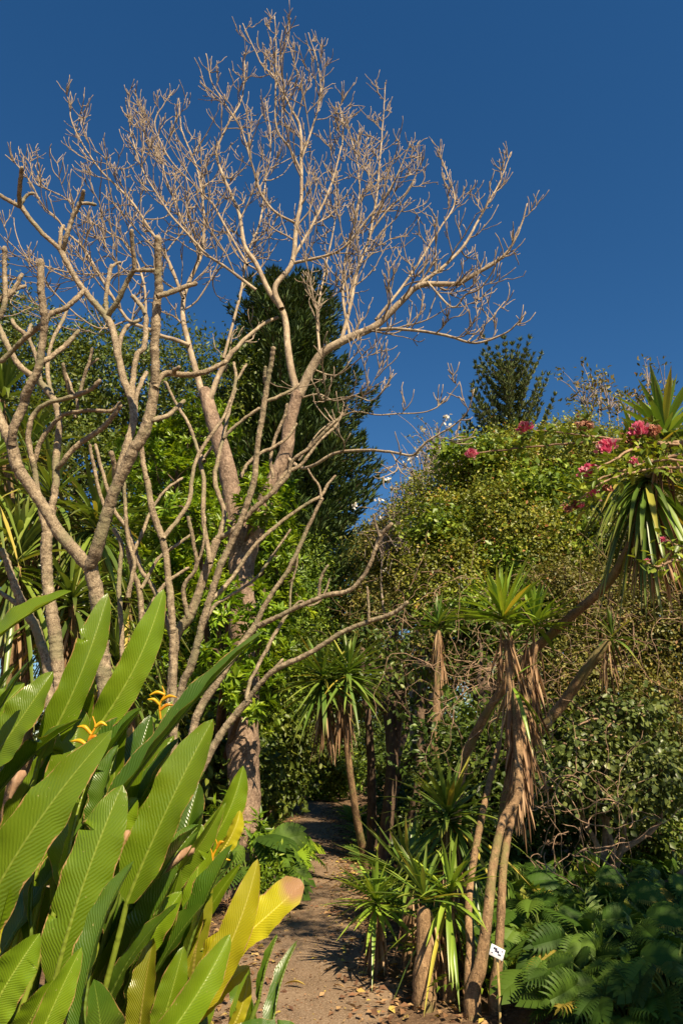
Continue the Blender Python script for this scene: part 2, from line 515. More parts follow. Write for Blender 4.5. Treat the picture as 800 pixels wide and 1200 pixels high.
# right fork's limbs
limb([(350, 464), (365, 432), (380, 412), (410, 395), (440, 381), (470, 352), (491, 334), (532, 331), (554, 320), (576, 307), (592, 293), (603, 271), (611, 240)], Yc - .3, Yc - 1.2, .115, .012, 1.0)
limb([(470, 352), (495, 330), (520, 312), (545, 285), (560, 258), (575, 230), (585, 212), (597, 178)], Yc - .6, Yc - .2, .05, .012, 1.2, start=.1)
limb([(425, 388), (450, 386), (470, 386), (515, 392), (550, 402), (575, 398), (597, 386), (612, 367)], Yc - .5, Yc - 1.5, .045, .011, .9, start=.15)
limb([(400, 398), (410, 360), (418, 320), (432, 280), (440, 235), (444, 190), (447, 150), (450, 100)], Yc - .4, Yc + .5, .05, .012, 1.3, start=.1)
limb([(432, 275), (455, 245), (475, 225), (487, 200), (488, 168)], Yc + .1, Yc - .3, .03, .011, 1.2, start=.1)
limb([(440, 375), (468, 340), (488, 310), (500, 290), (516, 262), (530, 235), (520, 200), (510, 172)], Yc - .5, Yc + .4, .036, .011, 1.2, start=.1)
limb([(410, 395), (402, 350), (405, 300), (418, 250), (420, 205), (412, 165), (395, 120)], Yc - .4, Yc + 1.0, .04, .011, 1.2, start=.1)
limb([(500, 330), (530, 360), (545, 345), (562, 338), (578, 318), (585, 300)], Yc - .8, Yc - 1.6, .025, .011, 1.0, start=.1)
limb([(548, 400), (562, 385), (575, 372), (590, 350)], Yc - 1.2, Yc - 1.0, .016, .010, 1.0, start=.1)
# left part of the right fork: rises to the top of the crown
limb([(350, 464), (342, 437), (337, 405), (335, 380), (330, 362), (316, 342), (300, 308), (287, 287), (281, 250), (275, 235), (262, 205), (255, 175), (270, 140), (285, 110), (288, 60)], Yc - .3, Yc + 1.0, .095, .013, 1.1, start=.3)
limb([(330, 362), (322, 337), (342, 308), (347, 262), (352, 237), (353, 200), (352, 150), (342, 125), (322, 87), (307, 70), (286, 26)], Yc - .1, Yc + .3, .075, .012, 1.0, start=.2)
limb([(352, 200), (340, 175), (324, 150), (323, 110), (324, 60), (322, 16)], Yc + .1, Yc - .6, .035, .012, 1.0, start=.1)
limb([(352, 190), (366, 150), (376, 112), (372, 75), (362, 40)], Yc + .2, Yc + .9, .032, .012, 1.1, start=.1)
limb([(345, 300), (365, 265), (385, 225), (398, 185), (404, 150), (400, 118)], Yc, Yc + 1.2, .04, .012, 1.2, start=.1)
limb([(347, 262), (322, 248), (305, 225), (296, 195), (282, 150), (262, 118), (246, 92), (240, 60)], Yc + .2, Yc - .4, .035, .012, 1.1, start=.15)
limb([(324, 100), (330, 70), (337, 45), (339, 20)], Yc - .2, Yc - .5, .018, .010, .8, start=.2)
limb([(345, 308), (380, 300), (402, 290), (425, 262), (455, 222), (470, 190), (478, 165)], Yc, Yc - .8, .04, .011, 1.2, start=.15)
limb([(375, 420), (372, 370), (380, 320), (390, 270), (395, 230), (388, 190)], Yc - .4, Yc + 1.5, .035, .011, 1.0, start=.1)
# left fork's limbs
limb([(238, 465), (229, 432), (222, 405), (215, 372), (217, 345), (226, 322), (236, 300), (240, 270), (238, 235), (232, 195), (215, 150), (212, 112)], Yc + .2, Yc + 1.2, .085, .012, 1.1, start=.2)
limb([(243, 478), (256, 440), (270, 412), (277, 405), (285, 395), (307, 376), (322, 368)], Yc + .1, Yc + .2, .07, .035, .5)
limb([(262, 420), (282, 345), (290, 300), (305, 262), (312, 215), (318, 170), (310, 120)], Yc + .2, Yc + 1.6, .04, .011, 1.1, start=.2)
limb([(222, 405), (205, 398), (190, 394), (172, 385), (150, 375), (132, 348), (117, 322), (98, 290), (82, 275), (66, 255), (50, 240), (30, 205), (8, 182)], Yc + .3, Yc - .2, .055, .010, 1.2, start=.2)
limb([(117, 322), (85, 320), (55, 312), (30, 300), (8, 278)], Yc - .1, Yc - .7, .02, .009, 1.4, start=.05)
limb([(172, 385), (168, 330), (150, 287), (128, 272), (105, 257), (75, 230), (42, 212), (36, 180)], Yc + .2, Yc + 1.2, .035, .010, 1.3, start=.15)
limb([(215, 350), (197, 305), (175, 268), (155, 237), (137, 217), (120, 200), (100, 172), (86, 140), (82, 112)], Yc + .4, Yc + .6, .045, .011, 1.3, start=.15)
limb([(300, 340), (287, 330), (266, 314), (245, 300), (232, 287), (215, 268), (200, 250), (182, 222), (168, 195), (158, 160), (150, 118)], Yc - .1, Yc - .3, .042, .011, 1.2, start=.1)
limb([(290, 310), (285, 302), (262, 262), (250, 240), (242, 232), (222, 212), (205, 195), (190, 170), (182, 140), (205, 105)], Yc, Yc + .8, .035, .011, 1.3, start=.15)
limb([(236, 300), (215, 262), (205, 235), (192, 205), (186, 180), (165, 150), (162, 118)], Yc + .8, Yc + 1.8, .03, .010, 1.2, start=.1)
limb([(150, 375), (120, 385), (95, 372), (72, 350), (55, 330), (40, 320)], Yc + .2, Yc - .4, .024, .009, 1.2, start=.05)
limb([(217, 345), (192, 330), (178, 312), (150, 318), (125, 300), (100, 315), (70, 325)], Yc + .4, Yc + 1.3, .025, .009, 1.2, start=.1)
# low right sprays over the sky gap
limb([(335, 535), (352, 548), (368, 545), (390, 532), (415, 528), (440, 528), (463, 530), (485, 533), (500, 518), (530, 500), (548, 482), (556, 455)], Yc - .2, Yc - 2.0, .045, .010, .55, start=.3)
limb([(350, 540), (375, 505), (402, 487), (418, 482), (440, 486), (470, 484), (500, 482), (520, 470), (538, 448)], Yc - .3, Yc - 1.2, .022, .008, .6, start=.4)
limb([(343, 470), (372, 462), (392, 470), (415, 465), (435, 470), (452, 455)], Yc - .2, Yc - 1.4, .022, .008, .9, start=.3)
limb([(365, 432), (392, 440), (415, 425), (430, 410), (440, 405)], Yc - .3, Yc - 1.6, .02, .008, 1.0, start=.2)

def wander(p, d, L, r0, r1, steps, wob, trop):
    pts = [p]
    for i in range(steps):
        d = d + rng.normal(0, wob, 3) + UP * trop
        d = d / np.linalg.norm(d)
        p = p + d * (L / steps)
        pts.append(p)
    return np.array(pts), np.linspace(r0, r1, steps + 1)

def spread(t, ang):
    a = nz(np.cross(t, rng.normal(0, 1, 3)))
    return nz(t * math.cos(ang) + a * math.sin(ang))

n_twig = 0
def add_twig(P, tips, k_=1.):
    """short upturned twig ends"""
    global n_twig
    for _ in range(tips):
        j = rng.integers(max(1, len(P) // 3), len(P))
        t = nz(P[j] - P[j - 1])
        Q, R = wander(P[j], spread(t, rng.uniform(.45, .9)), rng.uniform(.14, .42) * k_, .0085, .0058, 4, .2, .24)
        tube(twig_g, Q, R, 4)
        n_twig += 1

for P, R, dens, start in limbs:
    if dens <= 0: continue
    seg = np.linalg.norm(np.diff(P, axis=0), axis=1); s = np.concatenate([[0], np.cumsum(seg)])
    T = nz(np.gradient(P, axis=0))
    x = s[-1] * start
    while x < s[-1] * .99:
        j = min(int(np.searchsorted(s, x)), len(P) - 1)
        fr = x / s[-1]
        L = rng.uniform(.6, 1.9) * (1.08 - .92 * fr) * (.6 if P[-1][0] > 1.2 else 1)
        Q, r = wander(P[j], spread(T[j], rng.uniform(.55, 1.05)), L, min(R[j] * .55, .018), .0070, 10, .13, .085)
        tube(twig_g, Q, r, 5)
        add_twig(Q, int(rng.integers(2, 5)), .9)
        for _ in range(int(rng.integers(2, 4)) if L > .5 else 1):
            jj = int(rng.integers(2, 9))
            t = nz(Q[jj] - Q[jj - 1])
            Q2, r2 = wander(Q[jj], spread(t, rng.uniform(.5, .9)), L * rng.uniform(.35, .7), .0105, .0064, 6, .14, .13)
            tube(twig_g, Q2, r2, 4)
            add_twig(Q2, int(rng.integers(1, 4)), .8)
        x += rng.uniform(.24, .46) / dens
    add_twig(P, 2, .55)
trunk_g.build('trunk', M['coral_trunk'], coral)
limb_g.build('limbs', M['coral_bark'], coral)
twig_g.build('twigs', M['coral_twig'], coral)

# ------------------------------------------------------------------ frangipanis: thick stubby leafless stems
def stubby(g, pts, Y0, Y1, r0, r1, tip=False, n=10):
    P, R = trace(pts, Y0, Y1, r0 * .70, r1 * .76, step=.012)
    P = P + np.stack([np.convolve(rng.normal(0, .012, len(P) + 30), np.ones(31) / 31, 'valid') for _ in range(3)], -1) * 2
    s = np.concatenate([[0], np.cumsum(np.linalg.norm(np.diff(P, axis=0), axis=1))])
    # old leaf scars: knobbly towards the young end
    end = s[-1] - s
    knob = np.clip(1 - end / .6, 0, 1) if tip else np.zeros(len(P))
    knob = knob * np.clip(.6 + .5 * np.sin(s * 7 + rng.uniform(0, 6)), 0, 1)
    R = R * (1 + .11 * knob * np.sin(s / .024 * PI + rng.uniform(0, 6)) + .03 * rng.normal(0, 1, len(P)) + .05 * np.sin(s * 9 + rng.uniform(0, 6)))
    if tip:
        if len(R) > 3: R[-3:] *= np.array([1.05, .98, .8])
    tube(g, P, R, n, lump=.035 + (.03 if tip else 0))

def frangipani(label, stems, Y, group=None, root=None):
    b = at(root[0], root[1], root[2]); b[2] = 0
    r = thing('frangipani', label, 'tree', b, group)
    gs, gb = Geo(), Geo()
    for pts, dy0, dy1, r0, r1, kind in stems:
        stubby(gs if kind == 's' else gb, pts, Y + dy0, Y + dy1, r0, r1, kind == 't')
    if gs.n: gs.build('trunk', M['frangipani_bark'], r)
    gb.build('branches', M['frangipani_bark'], r)
    return r

YA = 4.4
frangipani('nearest leafless frangipani, its trunk forking in a wide V above the big leaves', [
    ([(140, 1125), (135, 1000), (128, 850), (118, 760), (116, 715), (107, 664)], .3, 0, .075, .06, 's'),
    ([(107, 668), (95, 655), (70, 625), (55, 600), (37, 570), (22, 548), (14, 522), (0, 492), (-20, 440)], 0, -.1, .054, .045, 's'),
    ([(15, 522), (17, 505), (27, 475), (32, 457), (45, 432), (50, 400), (52, 375), (50, 345), (50, 304)], -.1, -.5, .042, .028, 't'),
    ([(51, 378), (62, 368), (77, 361), (90, 350), (99, 341)], -.35, -.3, .026, .022, 't'),
    ([(50, 380), (42, 386), (32, 395), (22, 404), (15, 410), (0, 424)], -.35, -.2, .026, .022, 't'),
    ([(32, 394), (24, 388), (18, 381), (16, 375)], -.25, -.2, .020, .018, 't'),
    ([(48, 424), (57, 420), (68, 412), (77, 405), (94, 388)], -.25, -.15, .026, .021, 't'),
    ([(106, 668), (115, 640), (130, 590), (150, 545), (172, 500), (180, 450)], 0, -.4, .055, .045, 's'),
    ([(180, 450), (182, 400), (184, 350), (185, 310), (184, 277)], -.4, -.7, .042, .029, 't'),
    ([(181, 455), (184, 448), (189, 441), (198, 438), (217, 440), (245, 434), (267, 422)], -.4, -.35, .032, .020, 't'),
    ([(207, 439), (205, 435), (211, 430)], -.38, -.45, .020, .018, 't'),
    ([(185, 348), (195, 345), (205, 341), (214, 337), (230, 332)], -.6, -.55, .024, .020, 't'),
    ([(174, 492), (184, 490), (196, 486), (206, 478), (217, 469)], -.35, -.2, .024, .018, 't'),
    ([(142, 560), (148, 530), (156, 500), (155, 470), (147, 452), (139, 420), (133, 385), (125, 371)], -.2, .2, .038, .032, 's'),
    ([(125, 372), (107, 350), (95, 335), (84, 316), (72, 292)], .2, .2, .032, .027, 's'),
    ([(72, 294), (60, 283), (47, 271), (34, 256), (25, 243)], .2, .1, .026, .024, 's'),
    ([(25, 244), (15, 238), (0, 229), (-16, 218)], .1, .1, .023, .020, 't'),
    ([(24, 243), (23, 230), (24, 214), (26, 196)], .1, -.15, .024, .022, 't'),
    ([(25, 240), (29, 232), (34, 227), (39, 226)], .1, .1, .018, .015, 't'),
    ([(72, 293), (76, 280), (85, 255), (95, 236), (97, 226)], .2, .0, .026, .023, 't'),
    ([(95, 238), (100, 238), (106, 239), (112, 240)], .02, .05, .018, .015, 't'),
    ([(71, 292), (71, 280), (72, 270), (75, 265)], .2, .25, .022, .018, 't'),
    ([(98, 226), (99, 222)], .0, -.02, .018, .016, 't'),
    ([(125, 373), (130, 362), (140, 346), (150, 327), (158, 315)], .2, 0, .028, .024, 's'),
    ([(158, 316), (157, 300), (155, 285), (155, 270)], 0, -.15, .024, .021, 't'),
    ([(158, 316), (168, 316), (181, 316)], 0, 0, .020, .018, 't'),
    ([(124, 372), (124, 350), (127, 330), (131, 311)], .2, .25, .024, .020, 't'),
    ([(131, 313), (137, 309), (143, 307)], .25, .3, .016, .014, 't'),
    ([(155, 474), (155, 445), (160, 418), (170, 407), (172, 378), (168, 362), (155, 346)], -.0, .3, .030, .022, 't'),
    ([(141, 425), (140, 402), (147, 384), (156, 377), (165, 373)], .15, .3, .024, .019, 't'),
    ([(158, 480), (161, 460), (166, 446), (171, 437)], -.05, .1, .022, .019, 't'),
    ([(133, 560), (133, 545), (130, 528)], -.1, -.2, .024, .022, 't'),
    ([(0, 372), (6, 352), (5, 310), (6, 290)], -.1, -.2, .026, .022, 't'),
    ([(-20, 350), (0, 352), (14, 345), (27, 321)], -.1, -.1, .026, .02, 't'),
    ([(0, 354), (16, 340), (31, 335)], -.1, .1, .022, .017, 't'),
], YA, 'frangipanis behind the big-leaved clump', (140, 1125, 4.7))

YB = 5.3
frangipani('pale leafless frangipani with slender curving arms at the far left, behind the V-forked trunk', [
    ([(80, 1080), (76, 900), (68, 790), (64, 745), (57, 687), (54, 640), (61, 598)], .1, 0, .075, .052, 's'),
    ([(61, 600), (66, 565), (67, 540), (70, 500), (65, 472), (47, 447), (27, 432), (15, 417), (4, 395), (-4, 375)], 0, .2, .042, .03, 't'),
    ([(68, 548), (75, 540), (90, 522), (120, 500), (133, 487), (143, 474)], 0, -.2, .032, .025, 't'),
    ([(54, 625), (47, 590), (40, 555), (37, 540), (33, 512), (40, 487), (55, 473), (85, 465), (107, 456), (118, 445)], 0, -.3, .034, .021, 't'),
    ([(83, 466), (78, 448), (74, 426)], -.2, -.35, .02, .017, 't'),
    ([(92, 463), (98, 440), (104, 424), (108, 409)], -.2, -.3, .02, .017, 't'),
    ([(104, 428), (110, 423), (115, 420)], -.25, -.25, .015, .012, 't'),
    ([(86, 463), (80, 445), (77, 438)], -.2, -.1, .015, .012, 't'),
    ([(40, 545), (46, 520), (60, 500), (76, 486), (100, 481), (130, 481), (142, 471)], 0, -.2, .028, .018, 't'),
    ([(88, 490), (92, 478), (92, 468)], -.1, -.1, .018, .016, 't'),
    ([(47, 447), (42, 420), (34, 395), (38, 380)], .1, .4, .026, .02, 't'),
    ([(66, 480), (56, 440), (60, 405), (72, 380), (80, 362)], .1, .6, .026, .02, 't'),
], YB, 'frangipanis behind the big-leaved clump', (80, 1080, 5.4))

frangipani('short broken frangipani stem leaning left beside the long strap leaves', [
    ([(60, 1050), (56, 820), (45, 745), (27, 710), (15, 675), (3, 643)], .1, -.1, .052, .03, 't'),
    ([(30, 715), (12, 700), (-5, 690)], 0, .1, .026, .02, 't'),
], 4.9, 'frangipanis behind the big-leaved clump', (60, 1050, 5.0))

YC = 5.9
frangipani('many-stemmed leafless frangipani crossing in front of the bright green shrub', [
    ([(190, 1040), (198, 900), (200, 836), (206, 752), (224, 719), (242, 668), (254, 632)], .1, 0, .062, .045, 's'),
    ([(203, 900), (203, 760), (203, 734), (201, 705), (197, 665), (191, 630), (179, 596), (172, 560)], -.2, -.3, .042, .034, 's'),
    ([(172, 562), (168, 540), (165, 518)], -.3, -.3, .03, .026, 't'),
    ([(191, 630), (200, 618), (209, 606), (222, 585), (228, 545), (240, 522), (255, 500), (266, 480), (276, 447), (275, 424)], -.3, .1, .028, .018, 't'),
    ([(276, 447), (284, 436), (290, 427)], .05, .1, .018, .016, 't'),
    ([(254, 634), (262, 600), (252, 562), (257, 532), (262, 512), (270, 480), (277, 455)], 0, .5, .034, .02, 't'),
    ([(262, 514), (275, 500), (298, 482), (305, 478)], .3, .3, .024, .018, 't'),
    ([(240, 540), (232, 528), (222, 500), (205, 470), (195, 450), (192, 448)], .0, .4, .026, .014, 't'),
    ([(246, 660), (238, 600), (239, 560), (234, 535)], -.1, .1, .03, .024, 's'),
    ([(235, 540), (243, 531), (250, 523)], .1, .1, .02, .018, 't'),
    ([(254, 630), (275, 620), (290, 605), (314, 581), (335, 560), (343, 540), (365, 522), (384, 503), (396, 492)], 0, -.3, .036, .016, 't'),
    ([(318, 578), (335, 556), (354, 545), (372, 520), (392, 500), (402, 484)], -.1, .0, .026, .015, 't'),
    ([(320, 560), (318, 535), (326, 505), (334, 488), (337, 473)], -.1, -.2, .022, .018, 't'),
    ([(283, 560), (292, 542), (306, 530), (320, 524), (338, 512), (348, 497)], -.2, -.1, .022, .017, 't'),
    ([(206, 839), (215, 800), (227, 770), (245, 704), (260, 659), (281, 612), (296, 569), (302, 520), (310, 462), (317, 430), (322, 407)], -.3, -.9, .042, .026, 't'),
    ([(312, 470), (325, 466), (340, 458), (352, 450)], -.6, -.5, .02, .016, 't'),
    ([(310, 450), (310, 440), (311, 430)], -.7, -.75, .02, .018, 't'),
    ([(245, 704), (269, 680), (299, 641), (332, 611), (362, 590), (377, 581), (385, 568), (394, 557)], 0, .2, .028, .015, 't'),
    ([(222, 724), (217, 690), (230, 665), (228, 640), (222, 605)], -.1, -.3, .026, .02, 't'),
    ([(230, 665), (238, 640), (240, 605)], -.2, -.25, .018, .016, 't'),
    ([(205, 755), (180, 690), (165, 665), (150, 620), (135, 600), (125, 570), (112, 520)], -.1, .2, .03, .02, 't'),
    ([(150, 700), (158, 660), (150, 630), (147, 590), (146, 565)], -.2, -.3, .026, .019, 't'),
    ([(165, 690), (185, 655), (205, 640), (225, 625)], -.1, .1, .022, .016, 't'),
    ([(152, 660), (170, 615), (183, 590), (200, 570), (215, 560)], -.1, .2, .022, .015, 't'),
    ([(166, 790), (166, 720), (163, 690), (155, 668), (150, 640)], .0, -.2, .034, .026, 's'),
    ([(142, 800), (142, 740), (140, 690), (142, 640), (132, 620)], .1, .2, .03, .024, 's'),
    ([(170, 720), (190, 690), (208, 675), (222, 665)], .1, .2, .026, .018, 't'),
    ([(130, 612), (118, 580), (108, 540), (105, 520)], .2, .1, .024, .018, 't'),
    ([(205, 880), (215, 800), (245, 720), (268, 700), (298, 680), (320, 650), (340, 620)], .3, .6, .026, .014, 't'),
], YC, 'frangipanis behind the big-leaved clump', (195, 1045, 5.9))

YD = 5.5
frangipani('leafless frangipani leaning right, one long bare branch reaching out over the path', [
    ([(185, 1070), (200, 990), (216, 940), (236, 900), (262, 856), (280, 832), (292, 818)], .2, 0, .052, .034, 's'),
    ([(205, 980), (222, 880), (233, 833), (260, 791), (281, 758), (299, 734)], .1, .1, .045, .034, 's'),
    ([(299, 736), (314, 704), (332, 678), (344, 656), (362, 617), (377, 583)], .1, 0, .030, .019, 's'),
    ([(377, 585), (374, 570), (366, 558), (360, 548)], 0, .0, .015, .010, 't'),
    ([(299, 735), (320, 725), (350, 710), (380, 699), (410, 690), (432, 664), (445, 632), (459, 612)], .1, -.4, .030, .018, 't'),
    ([(443, 630), (440, 618), (436, 604)], -.35, -.3, .014, .012, 't'),
    ([(374, 702), (374, 685), (378, 672), (384, 664)], -.1, -.15, .018, .013, 't'),
    ([(290, 820), (317, 790), (362, 767), (400, 743), (434, 728), (460, 719), (478, 705)], 0, -.5, .030, .019, 't'),
    ([(434, 728), (433, 708), (431, 688)], -.35, -.4, .014, .012, 't'),
    ([(290, 822), (291, 805), (302, 779), (325, 737), (340, 713)], 0, .1, .024, .017, 's'),
    ([(340, 714), (341, 690), (346, 668), (348, 650)], .1, .05, .014, .011, 't'),
    ([(340, 714), (352, 703), (362, 709), (376, 702), (386, 678)], .1, .15, .014, .010, 't'),
    ([(316, 791), (324, 782), (333, 773)], 0, 0, .018, .016, 't'),
], YD, 'frangipanis behind the big-leaved clump', (185, 1070, 5.6))

# ------------------------------------------------------------------ heliconia clumps, big paddle leaves
def heliconia_mat(name, base, vein, rib, brown=None):
    k = NT(name)
    u, t = k.attr('uu'), k.attr('tt')
    au = k.math('ABSOLUTE', u)
    ph = k.math('MULTIPLY_ADD', t, 38., k.math('MULTIPLY', au, -6.5))
    ph = k.math('MULTIPLY_ADD', k.noise(7, 4, .6), 3.4, ph)
    wv = k.math('MULTIPLY_ADD', k.math('SINE', k.math('MULTIPLY', ph, 6.283)), .5, .5)
    c = k.mix(k.math('MULTIPLY_ADD', k.math('MULTIPLY', wv, k.noise(5, 2)), .5, k.math('MULTIPLY', k.noise(4, 4, .65), .75)), base, vein)
    c = k.mix(k.ramp(k.noise(6, 4, .6), [(.4, (0, 0, 0)), (.75, (.55, .55, .55))]), c, k.mix(.5, vein, (.16, .20, .012)))
    ribm = k.ramp(au, [(0, (1, 1, 1)), (.022, (1, 1, 1)), (.05, (0, 0, 0))])
    c = k.mix(ribm, c, rib)
    rv = k.attr('rnd')
    hs_ = k.n('ShaderNodeHueSaturation'); k.l(c, hs_.inputs['Color'])
    k.l(k.math('MULTIPLY_ADD', rv, .7, .65), hs_.inputs['Value'])
    c = hs_.outputs[0]
    # scorched edges and specks
    e = k.math('ADD', au, k.math('MULTIPLY', k.math('SUBTRACT', k.noise(13, 4, .7), .5), .45))
    edge = k.ramp(e, [(.965, (0, 0, 0)), (1.05, (1, 1, 1))])
    c = k.mix(edge, c, (.40, .25, .09))
    sp = k.ramp(k.noise(120, 2, .5), [(.72, (0, 0, 0)), (.78, (.7, .7, .7))])
    c = k.mix(sp, c, (.42, .36, .13))
    if brown:
        bm = k.ramp(k.math('MULTIPLY_ADD', k.noise(4, 3, .6), .7, k.math('MULTIPLY', t, .5)), [(.80, (0, 0, 0)), (.92, (1, 1, 1))])
        c = k.mix(bm, c, brown)
    p = k.n('ShaderNodeBsdfPrincipled', i_Roughness=.3)
    p.inputs['Specular IOR Level'].default_value = .5
    k.l(c, p.inputs['Base Color'])
    b = k.n('ShaderNodeBump', i_Strength=.28, i_Distance=.005)
    k.l(wv, b.inputs['Height']); k.l(b.outputs[0], p.inputs['Normal'])
    tr = k.n('ShaderNodeBsdfTranslucent'); k.l(k.mix(1., c, (1.5, 1.35, .35), 'MULTIPLY'), tr.inputs['Color'])
    ms = k.n('ShaderNodeMixShader', i_Fac=.34)
    k.l(p.outputs[0], ms.inputs[1]); k.l(tr.outputs[0], ms.inputs[2]); k.l(ms.outputs[0], k.out.inputs[0])
    return k.m

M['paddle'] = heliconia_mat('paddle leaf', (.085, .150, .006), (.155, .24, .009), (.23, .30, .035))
M['paddle_dark'] = heliconia_mat('dark paddle leaf', (.045, .105, .008), (.075, .15, .012), (.15, .22, .03))  # shade put into the colour, mostly for leaves turned from the sun
M['paddle_yellow'] = heliconia_mat('yellowing paddle leaf', (.34, .34, .012), (.48, .43, .02), (.56, .52, .09), brown=(.46, .27, .14))
M['paddle_brown'] = heliconia_mat('browning paddle leaf', (.16, .19, .012), (.26, .26, .015), (.32, .28, .05), brown=(.34, .16, .05))
M['dry_roll'] = bark_mat('dried rolled leaf', (.20, .11, .06), (.36, .22, .13), (.52, .37, .25), 20, .4, .3)
M['bract'] = leaf_mat('flower bract', [(0, (.50, .20, .008)), (.5, (.60, .36, .01)), (1, (.66, .44, .02))], .2, .4, patch=.1, gain=False)

def paddle(g, b, tip, W, face, sag=.06, cup=.35, twist=0., base_pt=None, rnd=None, stalk=True, tear=.0, blunt=False, tears=None):
    """one long blade from b to tip (world), full width W, its upper face towards `face`"""
    b = np.asarray(b, float); tip = np.asarray(tip, float)
    ax = tip - b; L = np.linalg.norm(ax); d0 = ax / L
    s, _, nr = frames(d0[None], np.asarray(face, float)[None]); s, nr = s[0], nr[0]
    m = 11
    u = np.linspace(-1, 1, m)
    t = np.linspace(0, 1, 30)
    # wind tears along the side veins
    if tears is None: tears = int(rng.choice([0, 0, 0, 1, 2]))
    cuts = []
    for _ in range(tears):
        tc = rng.uniform(.2, .85); cuts.append((tc, int(rng.choice([-1, 1])), rng.uniform(.2, .6)))
        t = np.concatenate([t, [tc - .003, tc + .003]])
    t = np.sort(t); n = len(t)
    if blunt: prof = np.clip(t * 7, 0, 1) ** .6 * (1 - np.clip((t - .8) / .2, 0, 1) ** 3 * .75)
    else:
        sh = rng.uniform(.24, .34)
        prof = (np.clip(t / .22, 0, 1) ** .5) * np.clip((1 - t) / sh, 0, 1) ** .58 * (1 - .12 * (t - .5))
        prof = np.maximum(prof, .010)
    bend = rng.normal(0, .035)
    cen = b + ax * t[:, None] + nr[None] * (sag * L * 4 * (t * (1 - t)))[:, None] - nr[None] * (.04 * L * t ** 3)[:, None] + s[None] * (bend * L * 4 * t * (1 - t))[:, None]
    ph1, ph2 = rng.uniform(0, 6, 2)
    cl, cr_ = cup * 1.35 + rng.normal(0, .2), cup * 1.35 + rng.normal(0, .2)
    V = []
    for i in range(n):
        tw = twist * (t[i] - .5)
        si = s * math.cos(tw) + nr * math.sin(tw); ni = nr * math.cos(tw) - s * math.sin(tw)
        hw = W / 2 * prof[i]
        wav = .055 * W * (np.sin(t[i] * 17 + ph1 + np.sign(u) * 1.3) + .6 * np.sin(t[i] * 39 + ph2 - np.sign(u))) * np.abs(u) ** 2
        edge = 1 + (.025 * math.sin(t[i] * 31 + ph2) + tear * rng.normal()) * (np.abs(u) > .99)
        cu = np.where(u < 0, cl, cr_)
        lift = hw * cu * (np.abs(u) ** 1.3)
        for tc, sd, _ in cuts:       # each strip between two tears hangs a little differently
            lift = lift + (np.sign(u) == sd) * np.abs(u) ** 2 * hw * .22 * math.sin(tc * 50) * (1 if t[i] > tc else 0)
        along = np.zeros(m)
        for tc, sd, dp in cuts:
            if abs(abs(t[i] - tc) - .003) < 1e-6:
                along += np.sign(t[i] - tc) * .035 * L * np.clip(u * sd - dp, 0, 1)
        V.append(cen[i] + along[:, None] * d0 + (u * hw * edge * (1 - .2 * np.clip(np.abs(cu), 0, 1)))[:, None] * si + (lift + wav * prof[i])[:, None] * ni)
    V = np.concatenate(V)
    q = []
    for i in range(n - 1):
        for j in range(m - 1):
            uc = (u[j] + u[j + 1]) / 2
            if any(abs((t[i] + t[i + 1]) / 2 - tc) < .0031 and uc * sd > dp for tc, sd, dp in cuts): continue
            q.append((i * m + j, i * m + j + 1, (i + 1) * m + j + 1, (i + 1) * m + j))
    rnd = rng.uniform(.2, .8) if rnd is None else rnd
    g.add(V, [np.array(q)], rnd, np.repeat(t, m), np.tile(u, n))
    # midrib and leaf stalk
    rib = cen[::2] - nr[None] * .004
    k = len(rib)
    if stalk:
        bp_ = np.asarray(base_pt, float)
        mid = b - d0 * min(.35, L * .35) + (bp_ - b) * .25
        S_, _ = catmull([bp_, mid, b], [1, 1, 1], .08)
        rib = np.vstack([S_[:-1], rib])
    R = np.concatenate([np.full(len(rib) - k, .010), np.linspace(.009, .002, k)])
    tube(g, rib, R, 6, rnd=rnd)
SUNW = sun_dir
FRONT = np.array([.25, -1, .25])

